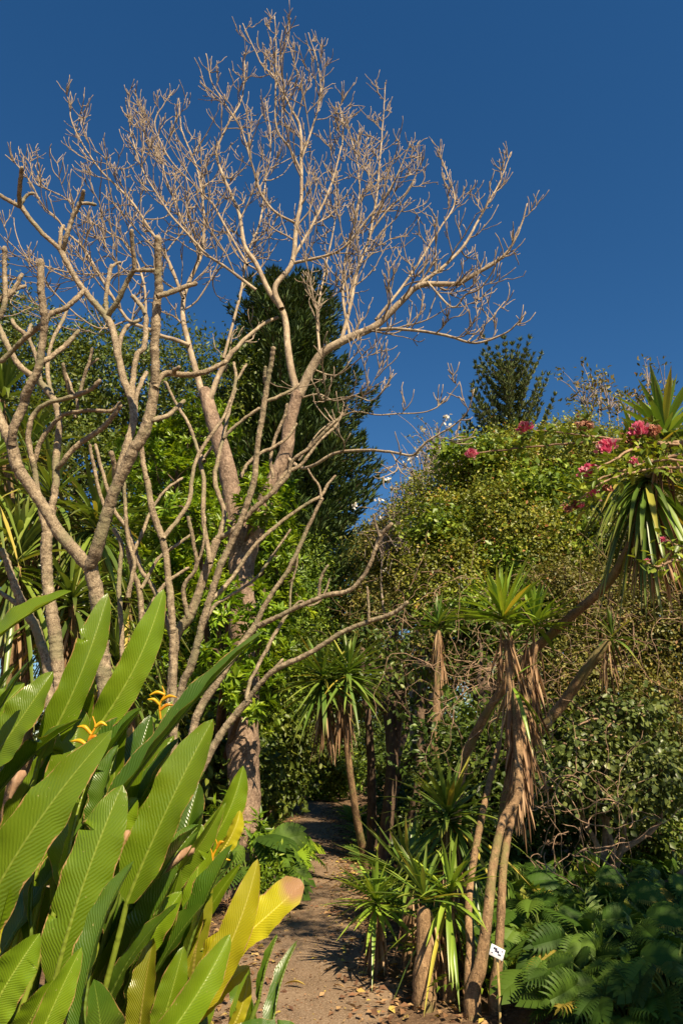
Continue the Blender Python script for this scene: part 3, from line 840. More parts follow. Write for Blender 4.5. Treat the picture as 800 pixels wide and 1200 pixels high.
def clump(label, centre, spec, fill, mats, fspread, hmin, hmax, Wr, Lr, lx=.05, second=0, sx0=0, sx1=1, sY=(3, 3), group='clumps of big paddle leaves'):
    r = thing('heliconia', label, 'plant', centre, group)
    for (bx, by, tx, ty, wpx, Yb, Yt, face, mat, kw) in spec:
        b, tip = at(bx, by, Yb), at(tx, ty, Yt)
        W = wpx * np.hypot(Yb, .3) / F * .80
        root = np.array([centre[0] + rng.uniform(-.35, .35), centre[1] + rng.uniform(-.25, .25), -.02])
        root = root * .7 + np.array([b[0], b[1], -.02]) * .3; root[2] = -.02
        g = Geo()
        paddle(g, b, tip, W, face, base_pt=root, **kw)
        g.build('leaf', M[mat], r)
    for _ in range(second):                  # a second rank of leaves standing behind and between the front ones
        while True:
            bx, by = rng.uniform(sx0, sx1), rng.uniform(930, 1230)
            tx, ty = bx + rng.uniform(10, 105), by - rng.uniform(110, 230)
            lim = np.interp(tx, [-60, 60, 180, 230, 290, 330], [800, 745, 760, 870, 985, 1080])
            if ty > lim: break
        Yq = rng.uniform(*sY)
        root = np.array([centre[0] + rng.uniform(-.4, .2), Yq + rng.uniform(-.1, .2), -.02])
        g = Geo()
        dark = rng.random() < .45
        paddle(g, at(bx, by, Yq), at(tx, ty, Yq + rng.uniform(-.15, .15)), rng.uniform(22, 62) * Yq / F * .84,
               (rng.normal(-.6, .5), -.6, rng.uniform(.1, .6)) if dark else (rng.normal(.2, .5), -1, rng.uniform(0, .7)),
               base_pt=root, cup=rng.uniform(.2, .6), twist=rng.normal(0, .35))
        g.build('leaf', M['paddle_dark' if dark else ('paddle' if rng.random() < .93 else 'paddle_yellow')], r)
    for _ in range(fill):
        a = rng.uniform(0, 2 * PI); q = rng.uniform(0, 1) ** .6 * fspread
        root = np.array([centre[0] + q * math.cos(a), centre[1] + q * math.sin(a) * .7, -.02])
        h = rng.uniform(hmin, hmax)
        lean = np.array([math.cos(a) * .25 + rng.normal(0, .18) + lx, math.sin(a) * .3 + rng.normal(0, .22), 1.])
        lean = nz(lean)
        b = root + lean * h
        L = rng.uniform(*Lr)
        tip = b + nz(lean + rng.normal(0, .18, 3)) * L
        g = Geo()
        paddle(g, b, tip, rng.uniform(*Wr), np.array([rng.normal(0, .8), -1, rng.uniform(-.2, .8)]), base_pt=root, cup=rng.uniform(.1, .6), twist=rng.normal(0, .5))
        g.build('leaf', M[mats[int(rng.integers(len(mats)))]], r)
    return r

LF = (.35, -1, .35)       # faces the viewer and the sun
RF = (1, -.8, .3)
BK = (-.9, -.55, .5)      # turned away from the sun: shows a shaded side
UPF = (-.3, -.4, 1)
c1 = at(70, 1190, 3.0); c1[2] = 0
h1 = clump('largest heliconia clump, ribbed green paddle leaves filling the lower left', (c1[0], 3.15, 0), [
    (-60, 812, 78, 688, 46, 2.9, 2.7, (.2, -.8, .9), 'paddle', dict(cup=.25, rnd=.75)),
    (-25, 850, 28, 800, 40, 2.9, 2.9, LF, 'paddle', dict(rnd=.6)),
    (46, 890, 126, 694, 47, 3.0, 3.0, LF, 'paddle', dict(cup=.18, rnd=.55)),
    (92, 890, 104, 740, 40, 3.15, 3.1, LF, 'paddle', dict(cup=.3, rnd=.45)),
    (108, 862, 192, 690, 48, 2.95, 2.9, (.5, -.7, .7), 'paddle', dict(cup=.22, rnd=.9)),
    (128, 885, 157, 758, 36, 3.05, 3.1, LF, 'paddle', dict(cup=.3, rnd=.6)),
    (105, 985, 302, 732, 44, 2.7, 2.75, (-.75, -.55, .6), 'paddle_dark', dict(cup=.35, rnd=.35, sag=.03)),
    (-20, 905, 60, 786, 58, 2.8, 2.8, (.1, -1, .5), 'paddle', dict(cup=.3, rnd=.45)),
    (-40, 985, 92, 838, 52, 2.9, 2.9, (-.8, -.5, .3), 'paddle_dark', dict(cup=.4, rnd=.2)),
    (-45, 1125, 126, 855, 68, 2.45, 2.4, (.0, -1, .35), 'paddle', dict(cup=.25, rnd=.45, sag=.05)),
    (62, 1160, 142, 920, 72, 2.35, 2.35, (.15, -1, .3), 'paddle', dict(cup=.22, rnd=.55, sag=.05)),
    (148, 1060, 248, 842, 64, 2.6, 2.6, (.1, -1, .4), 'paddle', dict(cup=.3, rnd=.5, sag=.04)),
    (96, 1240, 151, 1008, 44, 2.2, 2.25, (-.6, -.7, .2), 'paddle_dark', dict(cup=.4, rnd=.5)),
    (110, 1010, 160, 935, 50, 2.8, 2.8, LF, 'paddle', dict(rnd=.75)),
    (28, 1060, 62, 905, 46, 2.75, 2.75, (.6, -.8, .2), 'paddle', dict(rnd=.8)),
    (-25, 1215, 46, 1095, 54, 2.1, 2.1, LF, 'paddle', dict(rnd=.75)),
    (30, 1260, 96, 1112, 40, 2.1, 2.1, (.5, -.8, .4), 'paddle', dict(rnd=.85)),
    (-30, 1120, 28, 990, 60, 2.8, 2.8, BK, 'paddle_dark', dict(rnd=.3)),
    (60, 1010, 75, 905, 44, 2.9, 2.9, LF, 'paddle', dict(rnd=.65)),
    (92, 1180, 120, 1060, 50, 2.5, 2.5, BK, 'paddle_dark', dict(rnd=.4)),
    (20, 1230, 62, 1150, 40, 2.15, 2.1, LF, 'paddle', dict(rnd=.6, tear=.04)),
], 34, ['paddle', 'paddle', 'paddle_dark'], .62, .25, .85, (.07, .16), (.45, .8), -.2, 42, -60, 165, (2.5, 3.4))
c2 = at(235, 1190, 3.7); c2[2] = 0
h2 = clump('heliconia clump with yellowing blunt leaf pointing out over the path', (c2[0], 3.7, 0), [
    (208, 1125, 234, 962, 44, 3.4, 3.4, LF, 'paddle', dict(rnd=.75, cup=.25)),
    (232, 1010, 286, 898, 38, 3.9, 3.9, (.5, -.8, .3), 'paddle', dict(rnd=.8)),
    (258, 1000, 282, 950, 22, 3.8, 3.8, (.6, -.7, .4), 'paddle_yellow', dict(rnd=.6)),
    (215, 1195, 302, 1008, 42, 3.0, 3.0, (.35, -.9, .5), 'paddle_yellow', dict(rnd=.25, cup=.35)),
    (236, 1138, 352, 1034, 50, 3.1, 3.0, (.25, -.8, .8), 'paddle_yellow', dict(rnd=.8, blunt=True, cup=.3, tear=.04)),
    (150, 1270, 270, 1095, 46, 2.6, 2.7, (.4, -.8, .5), 'paddle', dict(rnd=.8)),
    (140, 1160, 212, 1045, 46, 2.9, 2.9, (.2, -.9, .6), 'paddle', dict(rnd=.8, cup=.4)),
    (190, 1175, 236, 1045, 32, 3.1, 3.1, (.3, -1, .2), 'paddle_brown', dict(rnd=.5)),
    (225, 1150, 248, 1030, 26, 3.2, 3.2, (.5, -1, .1), 'paddle_brown', dict(rnd=.3)),
    (302, 1172, 323, 1094, 15, 3.5, 3.5, (-.8, -.6, .2), 'paddle_dark', dict(rnd=.8)),
    (268, 1212, 292, 1142, 18, 3.2, 3.2, LF, 'paddle_yellow', dict(rnd=.3)),
    (180, 1230, 215, 1110, 38, 2.8, 2.8, (.2, -1, .4), 'paddle', dict(rnd=.5)),
    (225, 1200, 292, 1130, 26, 3.1, 3.2, (0, -.6, 1), 'paddle_yellow', dict(rnd=.35)),
    (180, 1130, 262, 1015, 24, 3.3, 3.4, (-.8, -.5, .4), 'paddle_dark', dict(rnd=.4)),
    (185, 1180, 196, 1095, 30, 3.0, 3.0, LF, 'paddle', dict(rnd=.5)),
    (160, 1250, 178, 1100, 40, 2.7, 2.7, (-.2, -1, .3), 'paddle_brown', dict(rnd=.3)),
], 20, ['paddle', 'paddle_dark', 'paddle_dark'], .34, .12, .45, (.06, .12), (.3, .55), -.28, 26, 130, 218, (2.9, 3.9))
# a young leaf arching over the bottom edge
g = Geo()
A_, B_ = at(262, 1215, 3.05), at(362, 1207, 3.1)
paddle(g, A_, B_, .07, (.1, -.5, 1), sag=.09, base_pt=(c2[0] + .1, 3.3, 0), rnd=.55)
g.build('leaf', M['paddle_dark'], h2)

# yellow flower bracts, dried rolled leaf tips
def bracts(px, py, Y, parent, n=4, side=1):
    g = Geo()
    c = at(px, py, Y)
    z = [c + np.array([0, 0, -.10]), c + np.array([-.012, 0, -.02]), c + np.array([.012, 0, .04]), c + np.array([-.006, 0, .09])]
    z = [c + (q - c) * .75 for q in z]
    P, R = catmull(z, [.005, .005, .004, .002], .01)
    tube(g, P, R, 6, .3)
    for i in range(n):
        s = side * (1 if i % 2 == 0 else -.8)
        p0 = P[int(len(P) * (.25 + .65 * i / n))]
        tip = p0 + np.array([s * rng.uniform(.03, .085), rng.uniform(-.02, .01), rng.uniform(-.005, .03)])
        Q, r = catmull([p0, (p0 + tip) / 2 + np.array([0, 0, .012]), tip], [.006, .008, .002], .01)
        tube(g, Q, r, 7, rng.uniform(0, 1))
    g.build('flower', M['bract'], parent)

bracts(190, 822, 3.35, h1, 4); bracts(108, 862, 2.75, h1, 4, -1); bracts(252, 1000, 3.6, h2, 3); bracts(246, 1012, 3.5, h2, 3, -1)
def roll(a, b, Ya, Yb, r, parent):
    g = Geo()
    P, R = catmull([at(*a, Ya), (at(*a, Ya) + at(*b, Yb)) / 2 + np.array([0, 0, .015]), at(*b, Yb)], [r * .3, r, r * .75], .015)
    tube(g, P, R, 9, lump=.06)
    g.build('dry_leaf', M['dry_roll'], parent)
roll((184, 1030), (226, 995), 3.0, 3.0, .020, h2)
roll((142, 1010), (150, 976), 2.75, 2.75, .026, h1)
roll((12, 935), (28, 905), 2.75, 2.75, .020, h1)
# ------------------------------------------------------------------ generic foliage
def lobe(px, py, Y, rx, rz, ry=None):
    c = at(px, py, Y)
    k = math.hypot(Y * CP + (c[2] - CAMZ) * SP, 0) / F
    return c, np.array([rx * k, ry if ry else (rx + rz) * .5 * k, rz * k])

def lumpy(d, seed):
    r = np.random.default_rng(seed)
    o = np.zeros(len(d))
    for f, a in ((2.2, .10), (4.5, .09), (9, .06)):
        for _ in range(3):
            o += a * np.sin(d @ r.normal(0, f, 3) + r.uniform(0, 6))
    return o

def crown(gl, gb, lobes, ncl, per, cr, L, tm=(LEAF_V, LEAF_F), wr=.5, depth=.3, hang=.2, twig_from=None, twig_n=0, zmin=.1, up=.5, flat=.0, whorl=False):
    vol = np.array([l[1][0] * l[1][2] for l in lobes]); vol = vol / vol.sum()
    lobes = [(np.asarray(c, float), np.asarray(r, float)) for c, r in lobes]
    for li, (c, r) in enumerate(lobes):
        n = max(3, int(ncl * vol[li]))
        d = nz(rng.normal(0, 1, (n, 3)))
        back = d[:, 1] > .35                      # fewer clumps on the far side
        d[back & (rng.random(n) < .6), 1] *= -1
        rad = (1 + lumpy(d, 100 + li + int(abs(c[0]) * 97) % 1000) * 1.3) * (1 - np.abs(rng.normal(0, depth, n)))
        cc = c + d * rad[:, None] * r
        cc = cc[cc[:, 2] > zmin]; d = d[:len(cc)] if len(cc) != n else d
        n = len(cc)
        if n == 0: continue
        size = rng.uniform(.6, 1.35, n)
        tone = np.clip(rng.normal(.5, .17, n), .05, .95)
        m = rng.poisson(per, n)
        idx = np.repeat(np.arange(n), m)
        p = cc[idx] + rng.normal(0, 1, (len(idx), 3)) * (cr * size[idx])[:, None] * np.array([1, 1, .75 - flat])
        outw = nz(p - c)
        dr = nz(rng.normal(0, .7, p.shape) + outw * .5 - UP * hang)
        nr = nz(UP * up + outw * .6 + rng.normal(0, .45, p.shape))
        if whorl:                            # leaves in rosettes at the twig ends
            ax = nz(d[idx] * .6 + UP * .7 + np.repeat(rng.normal(0, .3, (n, 3)), m, 0))
            rd = nz(rng.normal(0, 1, p.shape)); rd = nz(rd - ax * np.sum(rd * ax, -1, keepdims=True))
            el = rng.uniform(-.15, 1.0, (len(p), 1))
            dr = nz(rd + ax * el); nr = nz(ax - dr * .2)
            p = cc[idx] + ax * (el - .3) * cr * .35 + rng.normal(0, .012, p.shape)
        Ls = L * rng.uniform(.6, 1.3, len(p))
        stamp(gl, tm[0], tm[1], p, dr, nr, Ls, Ls * wr * rng.uniform(.8, 1.2, len(p)), rnd=np.clip(tone[idx] + rng.normal(0, .2, len(p)), 0, 1))
        if gb is not None and twig_n:
            o = c if twig_from is None else np.asarray(twig_from)
            for j in rng.choice(n, min(n, max(2, int(twig_n * vol[li]))), replace=False):
                e = cc[j]
                s0 = c + (o - c) * .15
                mid = s0 * .45 + e * .55 + rng.normal(0, .15, 3) * r
                P, R = catmull([s0, mid, e], [.03, .016, .006], .25)
                tube(gb, P, R, 4)

def trunk_to(gb, base, tops, r0, n=9, wob=.12):
    base = np.asarray(base, float)
    for i, (t, r) in enumerate(tops):
        t = np.asarray(t, float)
        hgt = t[2] - base[2]
        a = base + (t - base) * .35 + rng.normal(0, wob, 3) * np.array([1, 1, .3]); a[0] = base[0] * .7 + a[0] * .3; a[1] = base[1] * .7 + a[1] * .3
        b = base + (t - base) * .7 + rng.normal(0, wob, 3)
        P, R = catmull([base - UP * .1, base + UP * min(.3, hgt * .1), a, b, t], [r0 * 1.25, r0, r0 * .8, r0 * .5, r], .18)
        tube(gb, P, R, n, lump=.03)

def leafy_tree(name, label, cat, base, lobes, leafmat, barkmat, ncl, per, cr, L, r0=.15, group=None, tm=(LEAF_V, LEAF_F), wr=.5, depth=.3, hang=.2, twig_n=120, flat=0., extra=None, whorl=False):
    base = np.array(base, float)
    r = thing(name, label, cat, base, group)
    gl, gb = Geo(), Geo()
    trunk_to(gb, base, [(c, max(.02, r0 * .25)) for c, _ in lobes], r0)
    crown(gl, gb, lobes, ncl, per, cr, L, tm, wr, depth, hang, None, twig_n, flat=flat, whorl=whorl)
    gb.build('trunk', M[barkmat], r)
    gl.build('crown', M[leafmat], r)
    if extra:
        for mat, lb, kw in extra:
            g2 = Geo(); crown(g2, None, lb, **kw); g2.build('foliage', M[mat], r)
    return r

def gnd(px, Y):
    return np.array([(px - 400) / F * (Y * CP - CAMZ * SP), Y, 0.])

# ------------------------------------------------------------------ conifers
def conifer(name, label, base, top, rmax, mat, whorl=.34, nb=7, tuft=9, nl=.16, upsweep=.2, droop=.1, bare=.12, blade=.02, taper=.75, seglen=.12, group=None, spread_=.10):
    base = np.array(base, float); top = np.array(top, float)
    r = thing(name, label, 'tree', base, group)
    gt, gn = Geo(), Geo()
    H = top[2] - base[2]
    P, R = catmull([base - UP * .2, base + (top - base) * .5, top], [H * .022, H * .013, .015], .5)
    tube(gt, P, R, 10)
    z = H * bare
    C, D = [], []
    while z < H * .985:
        f = z / H
        reach = rmax * (1 - f) ** taper * (.35 + .65 * min(1, (f + .02) / .2)) + .12
        o = base + (top - base) * f
        a0 = rng.uniform(0, 6.28)
        for j in range(nb):
            a = a0 + j * 2 * PI / nb + rng.normal(0, .15)
            Lb = reach * rng.uniform(.5, 1.0) ** .7 * rng.uniform(.85, 1.2)
            h = np.array([math.cos(a), math.sin(a), 0.])
            n = max(3, int(Lb / seglen))
            t = np.linspace(0, 1, n)
            pts = o + h * (Lb * t)[:, None] + UP * (Lb * (upsweep * t ** 2 - droop * np.sin(PI * t)))[:, None]
            tube(gt, pts, np.linspace(.022, .006, n) * (1 + H * .02), 4, cap=False)
            lat = np.array([-h[1], h[0], 0])
            tan = nz(np.gradient(pts, axis=0))
            k = np.repeat(np.arange(n), tuft)
            k = k[t[k] > .12]
            q = rng.uniform(-1, 1, len(k))
            width = spread_ * Lb * (.35 + .65 * np.sin(PI * np.clip(t[k] * .85 + .1, 0, 1)))
            C.append(pts[k] + lat * (q * width)[:, None] + rng.normal(0, .03, (len(k), 3)))
            D.append(nz(tan[k] * .9 + lat * (q * .9)[:, None] + UP * .45 + rng.normal(0, .35, (len(k), 3))))
        z += whorl * rng.uniform(.8, 1.2)
    C, D = np.concatenate(C), np.concatenate(D)
    Ls = nl * rng.uniform(.6, 1.3, len(C))
    stamp(gn, LEAF_V, LEAF_F, C, D, nz(UP + rng.normal(0, .5, C.shape)), Ls, blade * rng.uniform(.8, 1.3, len(C)))
    gt.build('trunk', M['dark_bark'], r)
    gn.build('crown', M[mat], r)
    return r

# ------------------------------------------------------------------ yuccas
def rosette(gl, c, axis, n, L, W, low=-.55, droopk=.25, S=5):
    """strap leaves all round a growing point"""
    axis = nz(axis)
    zc = rng.uniform(low, 1, n) ** 1.0
    a = rng.uniform(0, 2 * PI, n)
    e1 = nz(np.cross(axis, [.2, .9, .1])); e2 = np.cross(axis, e1)
    zc = np.sort(zc)
    s = np.sqrt(np.clip(1 - zc ** 2, 0, 1))
    d = axis * zc[:, None] + e1 * (s * np.cos(a))[:, None] + e2 * (s * np.sin(a))[:, None]
    cc = c + axis * ((zc - .2) * L * .18)[:, None]
    Ls = L * rng.uniform(.75, 1.12, n) * np.where(zc > .9, .8, 1)
    straps(gl, cc, d, Ls, W * rng.uniform(.8, 1.2, n), np.clip(droopk * (1.2 - zc) * rng.uniform(.3, 1.6, n) * np.where(rng.random(n) < .12, 3.2, 1), .02, .95), S)

def skirt(gd, c, axis, n, L, W, length):
    """dead leaves hanging down round the stem below a head"""
    axis = nz(axis)
    t = rng.uniform(0, 1, n)
    a = rng.uniform(0, 2 * PI, n)
    cc = c - axis * (t * length)[:, None] + np.stack([np.cos(a), np.sin(a), 0 * a], -1) * .04
    d = nz(np.stack([np.cos(a) * .2, np.sin(a) * .2, -np.ones(n)], -1) + rng.normal(0, .12, (n, 3)))
    straps(gd, cc, d, L * rng.uniform(.6, 1.1, n), W * rng.uniform(.6, 1.1, n), .05, 4, .5)

def yucca(label, stems, heads, group=None, leaf='yucca_leaf', name='yucca', cat='plant', base=None, lump=.03):
    """stems: lists of (points, radii); heads: (centre, axis, n, L, W, low, nskirt, skirt_len[, droop])"""
    b = np.array(base if base is not None else stems[0][0][0], float); b[2] = 0
    r = thing(name, label, cat, b, group)
    gt = Geo()
    for pts, rad in stems:
        P, R = catmull(pts, rad, .04)
        R = R * (1 + .025 * np.sin(np.arange(len(R)) * 2.6) + .03 * rng.normal(0, 1, len(R)))
        tube(gt, P, R, 12, lump=lump)
    for h in heads:
        c, ax, n, L, W, low, ns, sl = h[:8]
        gl = Geo()
        rosette(gl, np.asarray(c, float), np.asarray(ax, float), n, L, W, low, h[8] if len(h) > 8 else .25)
        gl.build('leaf_rosette', M[leaf], r)
        if ns:
            gd = Geo()
            skirt(gd, np.asarray(c, float) - nz(ax) * L * .08, ax, ns, L * .85, W * .75, sl)
            gd.build('dead_leaf_skirt', M['dead_leaf'], r)
    gt.build('trunk', M['yucca_bark'], r)
    return r

# ------------------------------------------------------------------ undergrowth plants
def monstera_template():
    """a big leaf cut into fingers down both sides"""
    V, Q = [], []
    n = 10
    for i in range(n):
        f = (i + .5) / n
        y0 = -.08 + f * .98
        wd = .50 * math.sin(PI * (.17 + .74 * f)) ** .75
        hw = .030 + .012 * math.sin(PI * f)
        rise = .02 + .20 * f
        for s in (-1, 1):
            k = len(V)
            for q, wq in ((0, .049), (.30, .046), (.62, hw), (.88, hw * .8), (1.0, .006)):
                x = s * wd * q
                yc = y0 + rise * q ** 1.5
                zc = .10 * math.sin(PI * q * .8) - .10 * q ** 2
                V += [[x, yc - wq, zc], [x, yc + wq, zc]]
            for j in range(4):
                f4 = [k + 2 * j, k + 2 * j + 2, k + 2 * j + 3, k + 2 * j + 1]
                Q.append(f4 if s > 0 else f4[::-1])
    k = len(V)
    V += [[-.05, .88, 0], [.05, .88, 0], [.06, 1.0, 0], [0, 1.15, -.03], [-.06, 1.0, 0]]
    Q += [[k, k + 1, k + 2, k + 4], [k + 4, k + 2, k + 3, k + 3]]
    V = np.array(V, float)
    V[:, 2] -= .24 * np.clip(V[:, 1], 0, 2) ** 2
    tri = [[k + 4, k + 2, k + 3]]
    return V, [np.array(Q[:-1]), np.array(tri)]
MON_V, MON_F = monstera_template()

def split_template():
    """a broad leaf, whole near the midrib and slit towards the edge"""
    V, Q = [], []
    n = 7
    for i in range(n):
        f0, f1 = i / n, (i + .86) / n
        for s in (-1, 1):
            k = len(V)
            for f in (f0, f1):
                wd = .52 * math.sin(PI * (.16 + .78 * f)) ** .7
                ym = -.10 + f * 1.02
                yj = -.10 + ((f0 if f == f0 else (i + 1) / n)) * 1.02
                V += [[0, yj, 0], [s * wd * .48, yj + .07 + .10 * f, .05], [s * wd, ym + .12 + .20 * f, -.05]]
            f4 = [[k, k + 1, k + 4, k + 3], [k + 1, k + 2, k + 5, k + 4]]
            Q += f4 if s > 0 else [x[::-1] for x in f4]
    k = len(V)
    V += [[0, .92, 0], [.10, 1.02, .03], [0, 1.2, -.04], [-.10, 1.02, .03]]
    Q += [[k, k + 1, k + 2, k + 3]]
    V = np.array(V, float)
    V[:, 2] -= .26 * np.clip(V[:, 1], 0, 2) ** 2
    return V, [np.array(Q)]
SPL_V, SPL_F = split_template()

def frond_template(n=16, w=.22):
    V, Q = [], []
    for i in range(n):
        t = (i + .5) / n
        wd = w * math.sin(PI * (.12 + .84 * t)) ** .8
        z = -.35 * t ** 2
        for s in (-1, 1):
            k = len(V)
            V += [[0, t - .018, z], [s * wd * .5, t + .02 - .022, z + .01], [s * wd, t + .07, z - .05], [s * wd * .5, t + .02 + .022, z + .01]]
            Q.append([k, k + 1, k + 2, k + 3] if s > 0 else [k + 3, k + 2, k + 1, k])
    k = len(V)
    V += [[-.006, 0, 0], [.006, 0, 0], [.004, .5, -.35 * .25], [-.004, .5, -.35 * .25], [.002, 1, -.35], [-.002, 1, -.35]]
    Q += [[k, k + 1, k + 2, k + 3], [k + 3, k + 2, k + 4, k + 5]]
    return np.array(V), [np.array(Q)]
FR_V, FR_F = frond_template()

def monstera_plant(label, loc, n, Lr, h, spread_, group, mat='monstera', seed_dir=(0, -.35, 0), broad=.5):
    r = thing('monstera', label, 'plant', loc, group)
    gl, gs = Geo(), Geo()
    loc = np.asarray(loc, float)
    C, D, N_, Ls = [], [], [], []
    for i in range(n):
        a = rng.uniform(0, 2 * PI)
        o = np.array([math.cos(a), math.sin(a), 0])
        q = rng.uniform(.2, 1)
        e = loc + o * spread_ * q + UP * h * rng.uniform(.45, 1.0) * (1.15 - .45 * q)
        P, R = catmull([loc + o * .04, loc + o * spread_ * q * .35 + UP * (e[2] - loc[2]) * .7, e], [.012, .009, .007], .1)
        tube(gs, P, R, 5)
        d = nz(o * .9 + np.array(seed_dir) + UP * rng.uniform(-.55, .1) + rng.normal(0, .2, 3))
        C.append(e); D.append(d); N_.append(nz(UP + np.array([.1, -.45, 0]) + rng.normal(0, .42, 3))); Ls.append(rng.uniform(*Lr))
    Ls = np.array(Ls)
    C, D, N_ = np.array(C), np.array(D), np.array(N_)
    br = rng.random(n) < broad
    for sel, tv, tf in ((br, SPL_V, SPL_F), (~br, MON_V, MON_F)):
        if sel.any(): stamp(gl, tv, tf, C[sel], D[sel], N_[sel], Ls[sel], Ls[sel] * rng.uniform(.8, 1.2, sel.sum()))
    gs.build('stems', M['stem_green'], r)
    gl.build('leaves', M[mat], r)
    return r

def fern_plant(label, loc, n, Lr, group, mat='fern', rise=1.0, name='fern'):
    r = thing(name, label, 'plant', loc, group)
    gl = Geo()
    loc = np.asarray(loc, float)
    a = rng.uniform(0, 2 * PI, n)
    e = rng.uniform(.25, 1.2, n) * rise
    d = nz(np.stack([np.cos(a), np.sin(a), e], -1))
    Ls = rng.uniform(*Lr, n)
    nr = nz(UP - d * .3 + rng.normal(0, .15, (n, 3)))
    stamp(gl, FR_V, FR_F, np.repeat(loc[None], n, 0) + d * .03, d, nr, Ls, Ls * rng.uniform(.8, 1.3, n))
    gl.build('fronds', M[mat], r)
    return r

def shrub(label, loc, lobes, mat, ncl, per, cr, L, group=None, tm=(LEAF_V, LEAF_F), wr=.5, name='shrub', depth=.35, hang=.2, twig_n=40):
    return leafy_tree(name, label, 'shrub', loc, lobes, mat, 'dark_bark', ncl, per, cr, L, r0=.03, group=group, tm=tm, wr=wr, depth=depth, hang=hang, twig_n=twig_n)
# ================================================================== left background
leafy_tree('evergreen_tree', 'broad dark evergreen filling the sky line at the far left behind the bare branches', 'tree', gnd(80, 23),
    [lobe(40, 470, 23, 130, 90, 2.6), lobe(150, 470, 22.5, 90, 85, 2.4), lobe(235, 470, 23, 70, 75, 2), lobe(-40, 430, 22, 100, 90, 2.5), lobe(90, 570, 21.5, 150, 100, 2.6), lobe(200, 590, 22, 110, 90, 2.3), lobe(20, 680, 21, 130, 90, 2.4), lobe(150, 700, 21, 120, 100, 2.4), lobe(230, 780, 22, 90, 90, 2)],
    'mid_leaf', 'dark_bark', 3600, 26, .30, .17, r0=.32, wr=.45, twig_n=200, depth=.18)
conifer('pine', 'tall dark conifer rising behind the bare pale tree, with shaggy level boughs', (-2.15, 24, 0), at(340, 330, 24), 4.3, 'conifer',
    whorl=.35, nb=11, tuft=17, nl=.30, upsweep=.25, droop=.05, bare=.12, blade=.065, taper=.36, seglen=.17, spread_=.20)
conifer('norfolk_pine', 'far pine top with upswept feathery boughs above the tree line on the right', gnd(604, 36), at(596, 424, 36), 3.3, 'far_conifer',
    whorl=.62, nb=7, tuft=22, nl=.26, upsweep=1.15, droop=.02, bare=.35, blade=.07, taper=.25, seglen=.14, spread_=.035)

LB = dict(tm=(OVAL_V, OVAL_F))
bs = [lobe(232, 515, 13.2, 52, 44, .8), lobe(205, 600, 12.8, 62, 56, .9), lobe(262, 620, 12.8, 66, 56, .9), lobe(312, 585, 12.4, 36, 40, .6), lobe(240, 700, 12.6, 70, 60, .9), lobe(325, 690, 12.2, 34, 60, .55), lobe(300, 770, 12.0, 42, 56, .6), lobe(170, 690, 13, 60, 60, .8), lobe(200, 790, 12.6, 70, 60, .8), lobe(305, 640, 11.6, 30, 30, .4), lobe(270, 830, 12.2, 50, 50, .6), lobe(180, 540, 13.4, 50, 40, .7)]
bs += [lobe(270, 955, 9.6, 16, 26, .22), lobe(304, 985, 9.6, 12, 22, .2), lobe(252, 700, 9.5, 30, 44, .35), lobe(308, 735, 9.5, 26, 40, .3), lobe(262, 790, 9.4, 36, 36, .35), lobe(300, 590, 9.7, 26, 30, .3), lobe(232, 610, 9.8, 34, 36, .35), lobe(290, 810, 9.4, 30, 30, .3)]
leafy_tree('shrub_tree', 'bright yellow-green leafy shrub tree behind the crossing bare stems', 'tree', gnd(255, 12.8), bs,
    'bright_leaf', 'dark_bark', 3300, 12, .13, .145, r0=.09, wr=.30, depth=.25, hang=-.35, twig_n=260, whorl=True)
lower = [lobe(345, 800, 14.5, 40, 60, .7), lobe(320, 860, 13.2, 45, 50, .7), lobe(352, 855, 15.5, 32, 50, .6), lobe(300, 900, 12, 30, 40, .5), lobe(270, 905, 11.8, 40, 60, .5), lobe(220, 900, 11, 60, 70, .6), lobe(328, 915, 13.4, 25, 28, .4)]
leafy_tree('climber_tree', 'small dark broad-leaved tree leaning over the left side of the path', 'tree', gnd(298, 13.4), lower,
    'mid_leaf', 'dark_bark', 1000, 15, .16, .13, r0=.07, wr=.5, depth=.25, hang=.5, twig_n=120, tm=(OVAL_V, OVAL_F),
    extra=[('vine_leaf_green', [lobe(335, 870, 14, 26, 34, .4), lobe(349, 905, 16, 16, 26, .4), lobe(318, 825, 12.8, 28, 34, .4), lobe(345, 820, 14, 24, 30, .4), lobe(330, 770, 13.6, 30, 30, .4)], dict(ncl=260, per=14, cr=.13, L=.12, wr=.42, depth=.3, hang=.5))])
leafy_tree('olive_tree', 'yellowish fine-leaved tree left of the far end of the path', 'tree', gnd(322, 21),
    [lobe(330, 760, 20, 45, 60, .9), lobe(340, 850, 21, 24, 40, .7), lobe(340, 690, 21, 50, 60, 1.)],
    'fern', 'dark_bark', 900, 18, .22, .12, r0=.08, wr=.35, depth=.3, hang=.5, twig_n=80)

# screwpines and long strap leaves at the far left
def strap_clump(label, stem_pts, heads, group, mat='strap_leaf'):
    return yucca(label, stem_pts, heads, group, mat, 'screwpine', 'plant')
def screw(px, py, Y, label, n, L, W, base_px=None):
    c = at(px, py, Y); b = gnd(base_px if base_px is not None else px, Y)
    mid = (b + c) / 2 + np.array([rng.normal(0, .1), 0, 0])
    strap_clump(label, [([b - UP * .1, b + UP * .2, mid, c], [.09, .075, .06, .05])],
                [(c, (rng.normal(0, .2), -.25, 1), n, L, W, -.75, int(n * .3), .5, .55)], 'screwpines massed behind the frangipanis')
screw(2, 470, 8.2, 'screwpine head highest at the left edge, against the dark evergreen', 75, .95, .055, -10)
screw(-22, 560, 7.6, 'screwpine cut off by the left edge, below the highest head', 70, 1.0, .06, -30)
screw(62, 590, 8.4, 'screwpine behind the left arm of the V-forked frangipani', 85, 1.05, .06)
